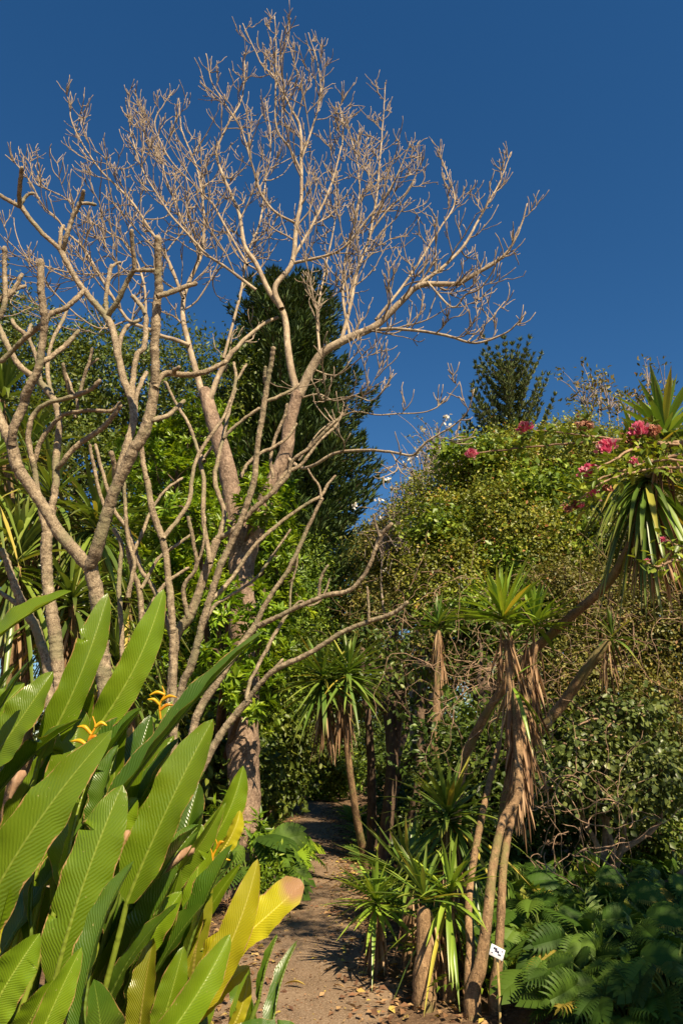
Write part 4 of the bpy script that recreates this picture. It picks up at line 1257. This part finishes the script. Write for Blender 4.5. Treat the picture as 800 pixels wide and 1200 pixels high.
screw(112, 620, 8.6, 'screwpine with some yellow dying straps seen inside the fork of the nearest frangipani', 85, 1.05, .06)
screw(20, 665, 7.8, 'low screwpine at the left edge behind the short broken stem', 85, 1.0, .06)
screw(85, 710, 8.0, 'low screwpine just above the paddle leaves at left', 85, 1.0, .06)
screw(150, 700, 8.8, 'screwpine between the V fork and the bright green shrub', 75, .95, .055)
screw(30, 530, 9.0, 'screwpine behind the pale curving arms at the far left', 70, 1.0, .055)
screw(135, 780, 8.4, 'lowest screwpine, hidden by bare stems above the paddle leaves', 75, .9, .055)

# plants along the left edge of the path
monstera_plant('split-leaved plant glowing yellow-green at the foot of the pale trunk', gnd(312, 11.4), 26, (.30, .46), .75, .50, None, 'bright_leaf')
monstera_plant('dark split-leaved plant in front of the pale trunk beside the yellowing clump', gnd(290, 9.2), 22, (.28, .42), .9, .42, None)
shrub('fine-leaved low shrub hugging the left edge of the path past the pale trunk', gnd(318, 8.7), [(gnd(316, 8.7) + UP * .3, np.array([.20, .5, .34])), (gnd(310, 9.6) + UP * .4, np.array([.25, .5, .4]))], 'bright_leaf', 170, 12, .07, .07, wr=.4)
edgeL = []
for i, Yv in enumerate((12.6, 14.0, 15.6, 17.4, 19.4, 21.6, 24.0)):
    x = float(path_mid(np.array(Yv)) - path_half(np.array(Yv))) - .55 - .1 * (i % 2)
    edgeL.append(fern_plant('arching fern on the left verge of the path', (x, Yv, 0), 26, (.55, .95), 'ferns along the left verge', rise=1.3))
for i, Yv in enumerate((13.2, 16.5, 20.4)):
    x = float(path_mid(np.array(Yv)) - path_half(np.array(Yv))) - .95
    shrub('light green bush in the row along the left verge', (x, Yv, 0), [((x, Yv, .7), np.array([.55, .6, .75])), ((x - .4, Yv + .5, 1.3), np.array([.7, .6, .9]))], 'bright_leaf' if i == 1 else 'vine_leaf_green', 240, 16, .12, .11, 'bushes along the left verge')
# right verge further on
for i, Yv in enumerate((13, 14.6, 16.4, 18.4, 20.6, 23)):
    x = float(path_mid(np.array(Yv)) + path_half(np.array(Yv))) + .5 + .1 * (i % 2)
    fern_plant('low dark fern on the right verge of the path', (x, Yv, 0), 22, (.45, .75), 'ferns along the right verge', 'fern' if i % 3 else 'monstera', rise=1.0)
for i, Yv in enumerate((13.2, 16.4, 19.5)):
    x = float(path_mid(np.array(Yv)) + path_half(np.array(Yv))) + 1.25
    shrub('dark green bush in the row along the right verge', (x, Yv, 0), [((x, Yv, .5), np.array([.5, .6, .55])), ((x + .6, Yv + .3, .7), np.array([.6, .6, .6]))], 'dark_leaf', 220, 14, .12, .11, 'bushes along the right verge')
# end of the path
for (px, Yv, hh, lab) in ((352, 31, 1.6, 'pale green bush closing the far end of the path'), (376, 33, 2.2, 'taller light bush behind the end of the path'), (398, 30, 1.8, 'dark bush right of the far end of the path'), (385, 36, 4.6, 'tall dense bush farthest off, straight beyond the path')):
    b = gnd(px, Yv)
    shrub(lab, b, [(b + UP * hh * .5, np.array([1.2, .9, hh * .55]))], 'bright_leaf' if 'pale' in lab else 'vine_leaf_green', 260, 16, .18, .15)

# far woods, one mass behind everything
g = Geo(); gb = Geo()
for side in (-1, 1):
    lob = []
    for i in range(16):
        Yv = rng.uniform(26, 46)
        x = side * (rng.uniform(2.2, 22) if i > 4 else rng.uniform(3.2, 8))
        hh = rng.uniform(2.0, 5.2) if side > 0 else rng.uniform(3, 6.5)
        lob.append((np.array([x, Yv, hh * .55]), np.array([rng.uniform(2, 3.5), 2, hh * .6])))
    crown(g, None, lob, 2300, 14, .40, .30, depth=.25)
crown(g, None, [(np.array([-1.5, 48, 3.0]), np.array([6, 2, 3.2])), (np.array([2., 44, 2.0]), np.array([4, 2, 2.6]))], 700, 14, .4, .3)
M['far_wood'] = M['dark_leaf']
tag(g.build('woods', M['dark_leaf']), kind='stuff')

# ================================================================== right: creeper-covered trees
leafy_tree('creeper_tree', 'large domed tree smothered in small-leaved creeper, highest green mass on the right', 'tree', gnd(610, 14.5),
    [lobe(640, 548, 14.5, 78, 52, 1.3), lobe(575, 560, 14.2, 62, 44, 1.1), lobe(690, 570, 14.2, 66, 56, 1.1), lobe(520, 610, 14.0, 56, 48, 1.0), lobe(600, 640, 13.4, 90, 66, 1.2), lobe(690, 660, 13.2, 80, 66, 1.1), lobe(530, 690, 13.2, 60, 60, 1.0), lobe(610, 730, 12.8, 80, 60, 1.1), lobe(700, 740, 12.8, 70, 60, 1.0), lobe(475, 655, 19, 44, 46, 1.0), lobe(750, 545, 14, 60, 50, 1.0), lobe(810, 560, 13.6, 60, 56, 1.0)],
    'vine_leaf', 'dark_bark', 7600, 27, .13, .064, r0=.28, wr=.66, depth=.2, hang=.45, twig_n=260,
    extra=[('vine_leaf_green', [lobe(560, 540, 13.6, 50, 22, .6), lobe(655, 580, 13.2, 70, 28, .6), lobe(530, 620, 13.2, 46, 26, .5), lobe(600, 660, 12.6, 40, 22, .5), lobe(690, 640, 12.4, 50, 30, .5), lobe(560, 720, 12.2, 50, 26, .5), lobe(650, 720, 12, 40, 26, .5)], dict(ncl=800, per=18, cr=.14, L=.12, wr=.6, depth=.3, hang=.3))])
leafy_tree('creeper_tree', 'thicket of olive and brown scrub at the right edge below the drooping yucca head', 'tree', gnd(770, 11),
    [lobe(770, 640, 11.5, 70, 70, .9), lobe(720, 740, 11, 70, 60, .8), lobe(800, 740, 10.6, 60, 80, .8), lobe(690, 800, 10.8, 60, 50, .7), lobe(770, 850, 10.2, 60, 60, .7), lobe(840, 640, 11, 60, 90, .8), lobe(660, 700, 11.8, 50, 50, .7)],
    'olive_leaf', 'dark_bark', 3300, 22, .13, .058, r0=.12, wr=.55, depth=.3, hang=.4, twig_n=500)
leafy_tree('creeper_tree', 'brownish tangled creeper tree left of the dome, thin enough for sky to show through', 'tree', gnd(462, 19.5),
    [lobe(455, 645, 19, 44, 46, .9), lobe(424, 725, 23, 36, 50, 1.0), lobe(488, 700, 18, 48, 46, .9), lobe(440, 800, 23, 44, 46, 1.0), lobe(485, 780, 21, 44, 40, .9), lobe(530, 775, 12.5, 50, 44, .6), lobe(428, 665, 25, 34, 44, 1.1), lobe(455, 705, 25, 46, 50, 1.2)],
    'olive_leaf', 'dark_bark', 1900, 17, .20, .10, r0=.12, wr=.55, depth=.35, hang=.5, twig_n=420)
leafy_tree('round_leaved_tree', 'bush with round grey-green leaves at right, beneath the leaning yucca stems', 'shrub', gnd(720, 9),
    [lobe(728, 845, 9.0, 52, 34, .45), lobe(690, 880, 8.8, 50, 30, .4), lobe(760, 900, 8.8, 48, 34, .4), lobe(735, 930, 8.6, 56, 26, .4), lobe(660, 920, 8.8, 40, 28, .4)],
    'round_leaf', 'vine_bark', 560, 12, .10, .068, r0=.05, wr=.8, depth=.35, hang=.6, twig_n=240, tm=(OVAL_V, OVAL_F))
leafy_tree('understorey_tree', 'shadowed tree with several dark leaning trunks at the right edge', 'tree', gnd(735, 10.5),
    [lobe(800, 930, 10.2, 60, 36, .6), lobe(700, 960, 10.4, 60, 30, .5), lobe(770, 980, 9.6, 46, 22, .4), lobe(640, 850, 11, 60, 44, .6), lobe(600, 900, 11.5, 60, 40, .6)],
    'mid_leaf', 'dark_bark', 700, 13, .13, .10, r0=.10, wr=.6, depth=.35, hang=.5, twig_n=200)

# white-flowered wispy tree against the sky gap
r = thing('blossom_tree', 'thin twiggy tree with white flowers, seen against the sky beside the dome', 'tree', gnd(492, 17.5))
gb, gl, gf = Geo(), Geo(), Geo()
b0 = gnd(492, 17.5)
tops = [(at(px, py, 17.5 + rng.normal(0, .5)), .008) for px, py in ((462, 590), (478, 575), (492, 555), (505, 535), (512, 515), (522, 540), (535, 560), (545, 590), (470, 620), (500, 590), (520, 610), (448, 630), (540, 540))]
trunk_to(gb, b0, tops, .07, 6, .3)
FC = []
for t, _ in tops:
    for _ in range(34):
        e = t + rng.normal(0, 1, 3) * np.array([.35, .35, .42])
        P, R = catmull([t - UP * .5 + rng.normal(0, .1, 3), (t + e) / 2 + rng.normal(0, .08, 3), e], [.012, .009, .005], .12)
        tube(gb, P, R, 4)
        if rng.random() < .55:
            FC.append(e)
FC = np.array(FC)
c = np.repeat(FC, 5, 0); c = c + rng.normal(0, .09, c.shape)
stamp(gl, LEAF_V, LEAF_F, c, rng.normal(0, 1, c.shape), nz(UP + rng.normal(0, .6, c.shape)), .09, .04)
M['white_petal'] = leaf_mat('white petals', [(0, (.70, .64, .52)), (1, (.82, .78, .68))], .2, .6, (1, 1, 1), .1, gain=False)
M['twig_grey'] = bark_mat('grey twigs', (.18, .14, .11), (.32, .26, .21), (.42, .35, .28), 20, .2)
gb.build('trunk', M['twig_grey'], r); gl.build('crown', M['olive_leaf'], r)
for e in FC[rng.permutation(len(FC))[:70]]:
    gf = Geo()
    c = np.repeat(e[None], 9, 0) + rng.normal(0, .03, (9, 3))
    stamp(gf, OVAL_V, OVAL_F, c, nz(rng.normal(0, 1, c.shape) + UP * .4), rng.normal(0, 1, c.shape), .10, .075)
    gf.build('flower', M['white_petal'], r)

# two wispy saplings on the skyline
def wispy(label, px, Yv, tops_px, nleaf):
    r = thing('sapling', label, 'tree', gnd(px, Yv), 'wispy saplings on the sky line')
    gb, gl = Geo(), Geo()
    tops = [(at(a, b, Yv + rng.normal(0, .4)), .008) for a, b in tops_px]
    trunk_to(gb, gnd(px, Yv), tops, .06, 6, .2)
    for t, _ in tops:
        for _ in range(9):
            e = t + rng.normal(0, 1, 3) * .25 + UP * .1
            P, R = catmull([t - UP * .3, (t + e) / 2, e], [.012, .009, .006], .1)
            tube(gb, P, R, 4)
            c = np.repeat(e[None], nleaf, 0) + rng.normal(0, .10, (nleaf, 3))
            stamp(gl, OVAL_V, OVAL_F, c, nz(rng.normal(0, .8, c.shape) + UP * .2), nz(UP + rng.normal(0, .6, c.shape)), .13, .06)
    gb.build('trunk', M['twig_grey'], r); gl.build('crown', M['olive_leaf'], r)
wispy('wispy sapling with a small tufted top against the sky, right of the far pine', 696, 16.5, [(684, 462), (694, 455), (702, 470), (690, 478), (712, 468)], 7)
wispy('taller thread-like sapling beside the topmost yucca spikes', 760, 17, [(758, 440), (745, 462), (770, 470), (778, 452), (735, 480), (722, 472), (760, 480)], 4)

# dry vine tangles
def tangle(label, loc_px, Yv, box, n, r=.008, group='dry vine tangles'):
    c = at(*loc_px, Yv)
    b = c.copy()
    t = thing('vine_tangle', label, 'vine', c, group)
    g = Geo()
    for _ in range(n):
        p = c + rng.uniform(-1, 1, 3) * box
        d = nz(rng.normal(0, 1, 3) * np.array([1, .5, .8]) + np.array([0, 0, .2]))
        L = rng.uniform(.5, 1.5)
        P, R = wander(p, d, L, r * rng.uniform(.6, 1.4), r * .4, 14, .28, -.07 * rng.choice([1, -1, 2]))
        P, R = catmull(P, R, .04)
        tube(g, P, R, 5, rng.random())
    g.build('stems', M['vine_bark'], t)
tangle('tangle of dry pinkish vines left of the twin yucca heads', (555, 800), 8.6, np.array([.55, .5, .40]), 55, .005)
tangle('dry vine strands hanging around the dead-leaf skirts of the twin-headed yucca', (610, 870), 7.2, np.array([.35, .35, .5]), 24, .005)
tangle('loops of dry vine low on the right among round grey-green leaves', (680, 960), 7.8, np.array([.55, .4, .45]), 36, .006)
tangle('fine dry vines under the drooping yucca head at the right edge', (765, 720), 8.6, np.array([.6, .5, .7]), 46, .0035)
tangle('thin vertical dry vines in the brownish creeper tree beyond the path', (505, 740), 11.5, np.array([.9, .5, .9]), 60, .005)
tangle('dry vine threads over the olive scrub, right of centre', (660, 760), 9.6, np.array([.8, .5, .6]), 46, .0035)

# dark trunks standing in the shade behind the right verge
for (px, Yv, px2, py2, rr, lab) in ((452, 12.5, 455, 780, .12, 'reddish shaded trunk, thickest of those behind the path-edge yuccas'),
                                    (475, 12.0, 492, 800, .09, 'shaded trunk leaning right beside the thickest one behind the yuccas'),
                                    (436, 13.5, 424, 760, .085, 'crooked slim trunk just right of the tall single-stemmed yucca'),
                                    (540, 11.0, 570, 800, .10, 'dark leaning trunk behind the shaggy spiky heads'),
                                    (625, 11.5, 622, 830, .11, 'dark upright trunk in the shade right of the labelled stems'),
                                    (700, 11.0, 745, 860, .13, 'dark trunk leaning right among low branches at lower right'),
                                    (765, 11.5, 770, 850, .10, 'sunlit trunk near the right edge beyond the split-leaved plants')):
    b = gnd(px, Yv); t_ = at(px2, py2, Yv)
    r = thing('tree', lab, 'tree', b, 'shaded trunks under the creeper')
    g = Geo(); gl = Geo()
    m1 = b + (t_ - b) * .5 + np.array([rng.normal(0, .12), rng.normal(0, .1), 0])
    P, R = catmull([b - UP * .1, b + UP * .3, m1, t_], [rr * 1.3, rr, rr * .85, rr * .6], .1)
    tube(g, P, R, 12, lump=.05)
    for _ in range(5):
        Q, q = wander(P[-1 - int(rng.integers(0, 12))], nz(rng.normal(0, .7, 3) + UP), rng.uniform(.8, 1.6), rr * .4, .01, 10, .2, .05)
        tube(g, Q, q, 6)
        crown(gl, None, [(Q[-1], np.array([.55, .45, .4]))], 14, 12, .12, .11, depth=.4, hang=.4)
    g.build('trunk', M['dark_bark'], r); gl.build('crown', M['dark_leaf'], r)

# ================================================================== yuccas on the right
YG = 'yuccas beside the path'
def A3(*p): return [at(*q) for q in p]
# tall single stem leaning over the path
b = gnd(433, 11.2)
st = [b - UP * .1] + A3((428, 1010, 11.0), (418, 960, 10.7), (410, 905, 10.5), (405, 862, 10.4), (398, 815, 10.3))
yucca('tall slim yucca on a leaning bare pole, spiky heads beside the far path', [(st, [.07, .058, .05, .046, .043, .04])],
      [(at(378, 795, 10.4), (-.1, -.15, 1), 120, .74, .045, -.6, 60, .55, .18), (at(408, 790, 10.3), (.15, -.2, 1), 90, .68, .045, -.5, 60, .6, .18)], YG)
# front group
b = gnd(441, 6.75)
yucca('small bright yucca at the path edge with a brown skirt of dead leaves', [([b - UP * .05, b + UP * .25, at(441, 1088, 6.7), at(441, 1066, 6.7)], [.055, .05, .045, .04])],
      [(at(441, 1060, 6.7), (-.05, -.2, 1), 56, .46, .034, -.2, 90, .50, .16)], YG, 'yucca_leaf_bright')
b = gnd(497, 5.95)
yucca('stout-trunked yucca with a bare brown lower trunk in the front group', [([b - UP * .05, b + UP * .25, at(497, 1120, 5.96), at(496, 1066, 6.0)], [.088, .07, .06, .05])],
      [(at(497, 1056, 6.02), (-.1, -.1, 1), 34, .46, .034, .15, 14, .2, .16)], YG)
b = gnd(480, 6.9)
yucca('yucca fanning up and left behind the small bright one, on a brown shaggy stem', [([b - UP * .05, b + UP * .3, at(480, 1090, 6.9), at(482, 1046, 6.9)], [.06, .055, .05, .045])],
      [(at(481, 1036, 6.9), (-.3, -.15, 1), 58, .66, .036, .05, 80, .55, .10)], YG)
b = gnd(527, 6.1)
yucca('bright yucca at right of the front group, long leaves hanging over a dry skirt', [([b - UP * .05, b + UP * .3, at(528, 1100, 6.1), at(526, 1060, 6.1)], [.06, .05, .045, .04])],
      [(at(526, 1055, 6.1), (.1, -.25, 1), 54, .56, .038, -.6, 80, .55, .38)], YG, 'yucca_leaf_bright')
b = gnd(536, 6.9)
yucca('dark yucca behind the group with the highest spiky head and a long shaggy skirt', [([b - UP * .05, b + UP * .5, at(534, 1040, 6.9), at(528, 972, 6.9)], [.075, .065, .06, .055])],
      [(at(526, 960, 6.9), (-.1, -.1, 1), 84, .66, .042, -.45, 150, .95, .25)], YG)
# twin pole yucca with the sign at its foot
b = gnd(555, 5.75)
s1 = [b - UP * .1, b + UP * .15] + A3((563, 1130, 5.75), (570, 1080, 5.8), (578, 1010, 5.95), (590, 960, 6.1), (606, 932, 6.2), (606, 880, 6.4), (600, 820, 6.5), (592, 750, 6.6))
s2 = [b + np.array([.16, .05, -.1]), b + np.array([.16, .05, .15])] + A3((583, 1130, 5.8), (586, 1080, 5.85), (590, 1010, 6.0), (599, 960, 6.15), (606, 930, 6.2))
s3 = A3((606, 890, 6.4), (612, 840, 6.55), (622, 790, 6.7), (626, 755, 6.7))
s0 = [b + np.array([0, .03, -.05]), b + np.array([-.01, .05, .2])] + A3((551, 1110, 5.9), (549, 1060, 6.1), (556, 1000, 6.4), (570, 930, 6.8), (585, 870, 7.0))
yucca('twin-poled yucca with two bright upright heads, white plant label at its foot',
      [(s1, [.070, .058, .044, .038, .034, .032, .036, .032, .030, .028]), (s2, [.05, .044, .036, .032, .030, .028, .026]), (s3, [.04, .038, .036, .034]), (s0, [.045, .04, .035, .03, .03, .028, .025])],
      [(at(590, 728, 6.6), (-.1, -.1, 1), 62, .60, .042, .12, 60, 1.1, .12), (at(626, 735, 6.7), (.2, -.1, 1), 52, .52, .042, -.05, 60, .9, .14), (at(600, 800, 6.5), (0, 0, 1), 6, .4, .035, -.6, 70, 1.0, .5)], YG, 'yucca_leaf_bright')
# leaning yucca with the big drooping head
b = gnd(532, 8.2)
s1 = [b - UP * .1, b + UP * .4] + A3((538, 920, 8.1), (552, 870, 7.9), (580, 820, 7.6), (612, 775, 7.3), (660, 730, 6.9), (700, 695, 6.6), (724, 665, 6.4), (745, 620, 6.2), (756, 575, 6.1))
s2 = A3((600, 905, 8.2), (630, 860, 8.0), (662, 820, 7.8), (690, 780, 7.6), (712, 752, 7.5))
s3 = A3((758, 560, 6.1), (768, 530, 6.0), (776, 515, 5.9))
yucca('long leaning yucca with a huge drooping shaggy head at the right edge', [(s1, [.075, .06, .052, .048, .045, .043, .042, .041, .04, .04, .04]), (s3, [.05, .045, .04])],
      [(at(757, 560, 6.1), (.0, -.2, 1), 130, .74, .048, -.98, 190, .45, .55), (at(778, 512, 5.9), (.15, -.1, 1), 46, .62, .06, .1, 10, .2, .12), (at(690, 590, 6.6), (-.4, -.2, .8), 34, .42, .03, -.2, 0, 0, .25)], YG)
b2 = gnd(590, 8.4)
r = yucca('second leaning brown pole, short and bare-topped, below the long leaning yucca', [([b2 - UP * .1, b2 + UP * .6] + s2, [.075, .07, .06, .058, .055, .052, .05])],
      [(at(716, 748, 7.5), (.3, 0, 1), 20, .4, .03, -.2, 20, .3, .3)], YG)
# small shaggy yucca among the split leaves
b = gnd(705, 8.0)
yucca('small shaggy cordyline with a brown skirt, alone among the split-leaved plants', [([b - UP * .05, b + UP * .4, at(704, 1040, 8.0)], [.05, .045, .04])],
      [(at(702, 1030, 8.0), (-.1, -.1, 1), 56, .42, .022, -.5, 70, .55, .3)], None)
b = gnd(512, 11)
yucca('single dim yucca head in the scrub left of the twin bright heads', [([b - UP * .1, b + UP * 1.2, at(513, 780, 11), at(513, 740, 11)], [.08, .07, .06, .05])],
      [(at(513, 735, 11), (0, -.1, 1), 46, .62, .045, .0, 40, .6, .15)], YG)

# white plant label on a stake
b = at(584, 1185, 5.45); b[2] = 0
sg = thing('plant_label', 'small tilted white plant label on a thin stake before the twin poles', 'sign', b)
g = Geo(); tp_ = at(582, 1116, 5.45)
tube(g, [b - UP * .1, (b + tp_) / 2 + np.array([.004, 0, 0]), tp_ + np.array([0, .006, -.02])], [.009, .009, .009], 8)
M['stake'] = bark_mat('stake wood', (.25, .17, .06), (.40, .30, .12), (.50, .40, .18), 20, .2)
g.build('stake', M['stake'], sg)
def simple_mat(name, c, rough=.5):
    k = NT(name); p = k.n('ShaderNodeBsdfPrincipled', i_Roughness=rough)
    cc = k.mix(k.ramp(k.noise(60, 3), [(.35, (0, 0, 0)), (.7, (1, 1, 1))]), c, tuple(x * .8 for x in c))
    k.l(cc, p.inputs['Base Color']); k.l(p.outputs[0], k.out.inputs[0]); return k.m
M['white_plate'] = simple_mat('white enamel', (.80, .80, .82)); M['black_print'] = simple_mat('black print', (.03, .03, .06))
ca, sa = math.cos(-.42), math.sin(-.42)
ex = np.array([ca, -.12, sa]); ex = nz(ex); nzv = nz(np.cross(ex, np.array([-sa * .2, .55, 1.]))); ez = np.cross(nzv, ex) * -1
ez = ez if ez[2] > 0 else -ez
fn = nzv if nzv[1] < 0 else -nzv
def plate(g, c, w_, h_, t_):
    V = [c + ex * sx * w_ / 2 + ez * sz * h_ / 2 + fn * sy * t_ / 2 for sy in (-1, 1) for sx, sz in ((-1, -1), (1, -1), (1, 1), (-1, 1))]
    g.add(V, [np.array([[0, 1, 2, 3], [7, 6, 5, 4], [0, 4, 5, 1], [1, 5, 6, 2], [2, 6, 7, 3], [3, 7, 4, 0]])])
g = Geo(); plate(g, tp_, .094, .070, .004); g.build('plate', M['white_plate'], sg, False)
g = Geo()
for (u_, v_, w_, h_) in ((-.018, .018, .030, .016), (-.002, .004, .034, .016), (.020, -.012, .022, .012), (.036, .020, .010, .008), (-.036, -.020, .012, .006)):
    plate(g, tp_ + ex * u_ * .85 + ez * v_ * .85 + fn * .004, w_ * .85, h_ * .85, .002)
g.build('print', M['black_print'], sg, False)

# split-leaved plants and ferns in the shade, lower right
mg = 'split-leaved plants massed in the shade at lower right'
spots = [(700, 5.7), (640, 6.5), (745, 5.9), (680, 6.3), (790, 5.6), (835, 6.0), (725, 6.8), (780, 6.8), (850, 6.9), (640, 7.5), (690, 7.6), (745, 7.8), (800, 7.8), (615, 8.4), (665, 8.8), (720, 9.0), (790, 9.0), (850, 8.6), (600, 7.2), (640, 10), (710, 10.2), (780, 10.2), (735, 5.1), (800, 4.9), (860, 5.2)]
proto = [monstera_plant('big split-leaved plant in the shaded mass at lower right', gnd(px, Yv), 60, (.11, .27), .60, .48, mg) for px, Yv in spots[:4]]
for i, (px, Yv) in enumerate(spots[4:]):
    p0 = gnd(px, Yv); copy_thing(proto[i % 4], p0, rng.uniform(-.7, .7), rng.uniform(.85, 1.15), 'big split-leaved plant in the shaded mass at lower right', mg)
fp = None
for i, (px, Yv) in enumerate(((585, 6.4), (630, 6.2), (665, 7.6), (705, 6.2), (760, 7.5), (615, 7.4), (575, 8.6), (650, 10.2), (545, 9.4), (700, 9.2), (800, 9.2), (520, 8.4), (500, 9.2), (478, 9.0))):
    lab, grp = 'fern standing among split-leaved plants in the shade', 'ferns among the split-leaved plants'
    if fp is None: fp = fern_plant(lab, gnd(px, Yv), 30, (.5, .85), grp, rise=1.2)
    else: copy_thing(fp, gnd(px, Yv), rng.uniform(0, 6), rng.uniform(.8, 1.3), lab, grp)
# low shrubs behind the yuccas
for (px, Yv, lab) in ((560, 10, 'dark low bush left of the dark upright trunk'), (600, 10.5, 'dark bush right of the twin poles')):
    b = gnd(px, Yv)
    shrub(lab, b, [(b + UP * .6, np.array([.8, .6, .7])), (b + UP * 1.5, np.array([.8, .6, .8]))], 'dark_leaf', 300, 14, .14, .12)
# low branch sweeping along at lower right
r = thing('fallen_branch', 'pale bare branch sweeping low over the split leaves at the right edge', 'branch', at(760, 1042, 8.2))
g = Geo(); P, R = catmull(A3((722, 1040, 8.3), (745, 1046, 8.2), (770, 1040, 8.1), (800, 1022, 7.9), (850, 990, 7.7)), [.012, .02, .024, .028, .034], .05)
tube(g, P, R, 8, lump=.04); g.build('bough', M['vine_bark'], r)

# ================================================================== pink-flowered tree leaning in from the right
b = np.array([4.6, 3.9, 0])
pt = thing('flowering_tree', 'tree leaning in from beyond the right edge, slender boughs ending in pink flowers', 'tree', b)
gt, gl, gf, gd = Geo(), Geo(), Geo(), Geo()
top = np.array([4.5, 4.2, 3.6])
P, R = catmull([b - UP * .1, b + UP * .5, b + np.array([.1, .1, 1.8]), top], [.15, .12, .10, .08], .1)
tube(gt, P, R, 12, lump=.03)
boughs = [A3((860, 520, 5.0), (800, 521, 4.9), (760, 519, 4.8), (700, 512, 4.7), (660, 507, 4.7), (612, 503, 4.7)),
          A3((860, 515, 5.1), (800, 519, 5.0), (720, 517, 4.9), (650, 521, 4.9), (590, 527, 4.8), (548, 532, 4.8)),
          A3((800, 519, 4.9), (745, 525, 4.7), (720, 538, 4.6), (700, 548, 4.6), (690, 552, 4.6)),
          A3((860, 545, 4.7), (800, 540, 4.6), (760, 542, 4.6), (700, 562, 4.6), (670, 580, 4.6), (655, 594, 4.6)),
          A3((860, 560, 4.6), (800, 548, 4.6), (742, 553, 4.6), (700, 568, 4.5), (680, 584, 4.5)),
          A3((790, 519, 4.9), (765, 510, 4.8), (748, 503, 4.8)),
          A3((790, 535, 4.8), (760, 540, 4.8), (742, 541, 4.8)),
          A3((860, 640, 4.7), (800, 640, 4.7), (780, 632, 4.7)), A3((860, 660, 4.6), (800, 655, 4.6), (770, 664, 4.6), (757, 658, 4.6))]
for q in boughs:
    e0 = q[0]
    P, R = catmull([top, (top + e0) / 2 + UP * .25] + q, [.05, .03] + list(np.linspace(.013, .004, len(q))), .05)
    P = P + rng.normal(0, .003, P.shape)
    tube(gt, P, R, 6, lump=.05)
    k = np.arange(len(P) - int(len(q) * 2.6) - 6, len(P))
    k = k[k > 5]
    kk = np.repeat(k, 5)
    c = P[kk] + rng.normal(0, .035, (len(kk), 3))
    stamp(gl, OVAL_V, OVAL_F, c, nz(rng.normal(0, .6, c.shape) - UP * .2 + np.array([-.4, 0, 0])), nz(UP + rng.normal(0, .5, c.shape)), rng.uniform(.04, .09, len(c)), rng.uniform(.02, .045, len(c)))
M['pink_petal'] = leaf_mat('pink petals', [(0, (.62, .06, .14)), (.55, (.74, .16, .26)), (1, (.82, .48, .48))], .3, .6, (1, .9, .9), .1, gain=False)
M['dry_flower'] = leaf_mat('faded flowers', [(0, (.30, .12, .07)), (.6, (.45, .22, .12)), (1, (.60, .34, .24))], .2, .8, (1, .9, .8), .1, gain=False)
def bloom(px, py, Y, s, dry=False):
    s = s * 1.4; c = at(px, py, Y); n = 150 if s > .04 else 80
    g = Geo()
    ax = nz([-.25, -.15, .85] if not dry else [-.2, 0, -.6])
    d = nz(rng.normal(0, .42, (n, 3)) + ax)
    p = c - ax * s * .7 + d * (rng.uniform(.1, 1.0, n) * s)[:, None]
    stamp(g, OVAL_V, OVAL_F, p, d, rng.normal(0, 1, p.shape), s * .5, s * .4)
    n = 10
    stamp(gl, OVAL_V, OVAL_F, np.repeat((c - ax * s * .9)[None], n, 0), nz(rng.normal(0, 1, (n, 3)) - ax), rng.normal(0, 1, (n, 3)), s * .9, s * .4)
    g.build('faded_flower' if dry else 'flower', M['dry_flower' if dry else 'pink_petal'], pt)
for (px, py, s) in ((614, 500, .042), (551, 531, .038), (710, 523, .058), (747, 502, .055), (690, 551, .055), (743, 540, .034), (692, 577, .034), (776, 632, .022), (757, 658, .024), (680, 592, .022)):
    bloom(px, py, 4.7, s)
for (px, py, s) in ((684, 498, .045), (735, 518, .045), (762, 504, .05), (712, 572, .03), (675, 590, .04), (665, 596, .03)):
    bloom(px, py, 4.75, s, True)
for ccx, rr in (((3.2, 1.0, 8.8), (.8, .9, .6)), ((3.3, 2.3, 9.4), (.8, .8, .6))):  # high sparse limbs added out of view to throw dappled shade on the path
    P, R = catmull([top, np.array([4.3, 3.0, 5.8]), (np.array([4.3, 3.0, 5.8]) + np.array(ccx)) / 2 + UP * .3, np.array(ccx)], [.07, .06, .04, .02], .15)
    tube(gt, P, R, 8)
    for _ in range(14):
        Q, q = wander(np.array(ccx) + rng.normal(0, .25, 3), nz(rng.normal(0, 1, 3) + UP * .3), rng.uniform(.6, 1.3), .016, .006, 8, .2, .05)
        tube(gt, Q, q, 5)
    crown(gl, gt, [(np.array(ccx), np.array(rr))], 34, 11, .14, .11, depth=.4, twig_n=20)
# its main crown, out of frame to the right, shades the split-leaved plants
for ccx, rr in (((4.75, 3.3, 4.9), (1.2, 1.2, .8)), ((4.5, 1.9, 4.9), (1.1, 1.2, .8)), ((5.3, 4.6, 4.8), (1.3, 1.2, .8)), ((5.8, 2.9, 5.0), (1.2, 1.3, .8)), ((4.7, .6, 4.6), (1.1, 1.1, .7)), ((4.05, .95, 4.9), (.9, 1.0, .6))):
    P, R = catmull([top, (top + np.array(ccx)) / 2 + UP * .2, np.array(ccx)], [.06, .04, .02], .15)
    tube(gt, P, R, 8)
    crown(gl, gt, [(np.array(ccx), np.array(rr))], 210, 14, .14, .10, depth=.4, twig_n=40)
gt.build('trunk', M['vine_bark'], pt); gl.build('crown', M['vine_leaf_green'], pt)
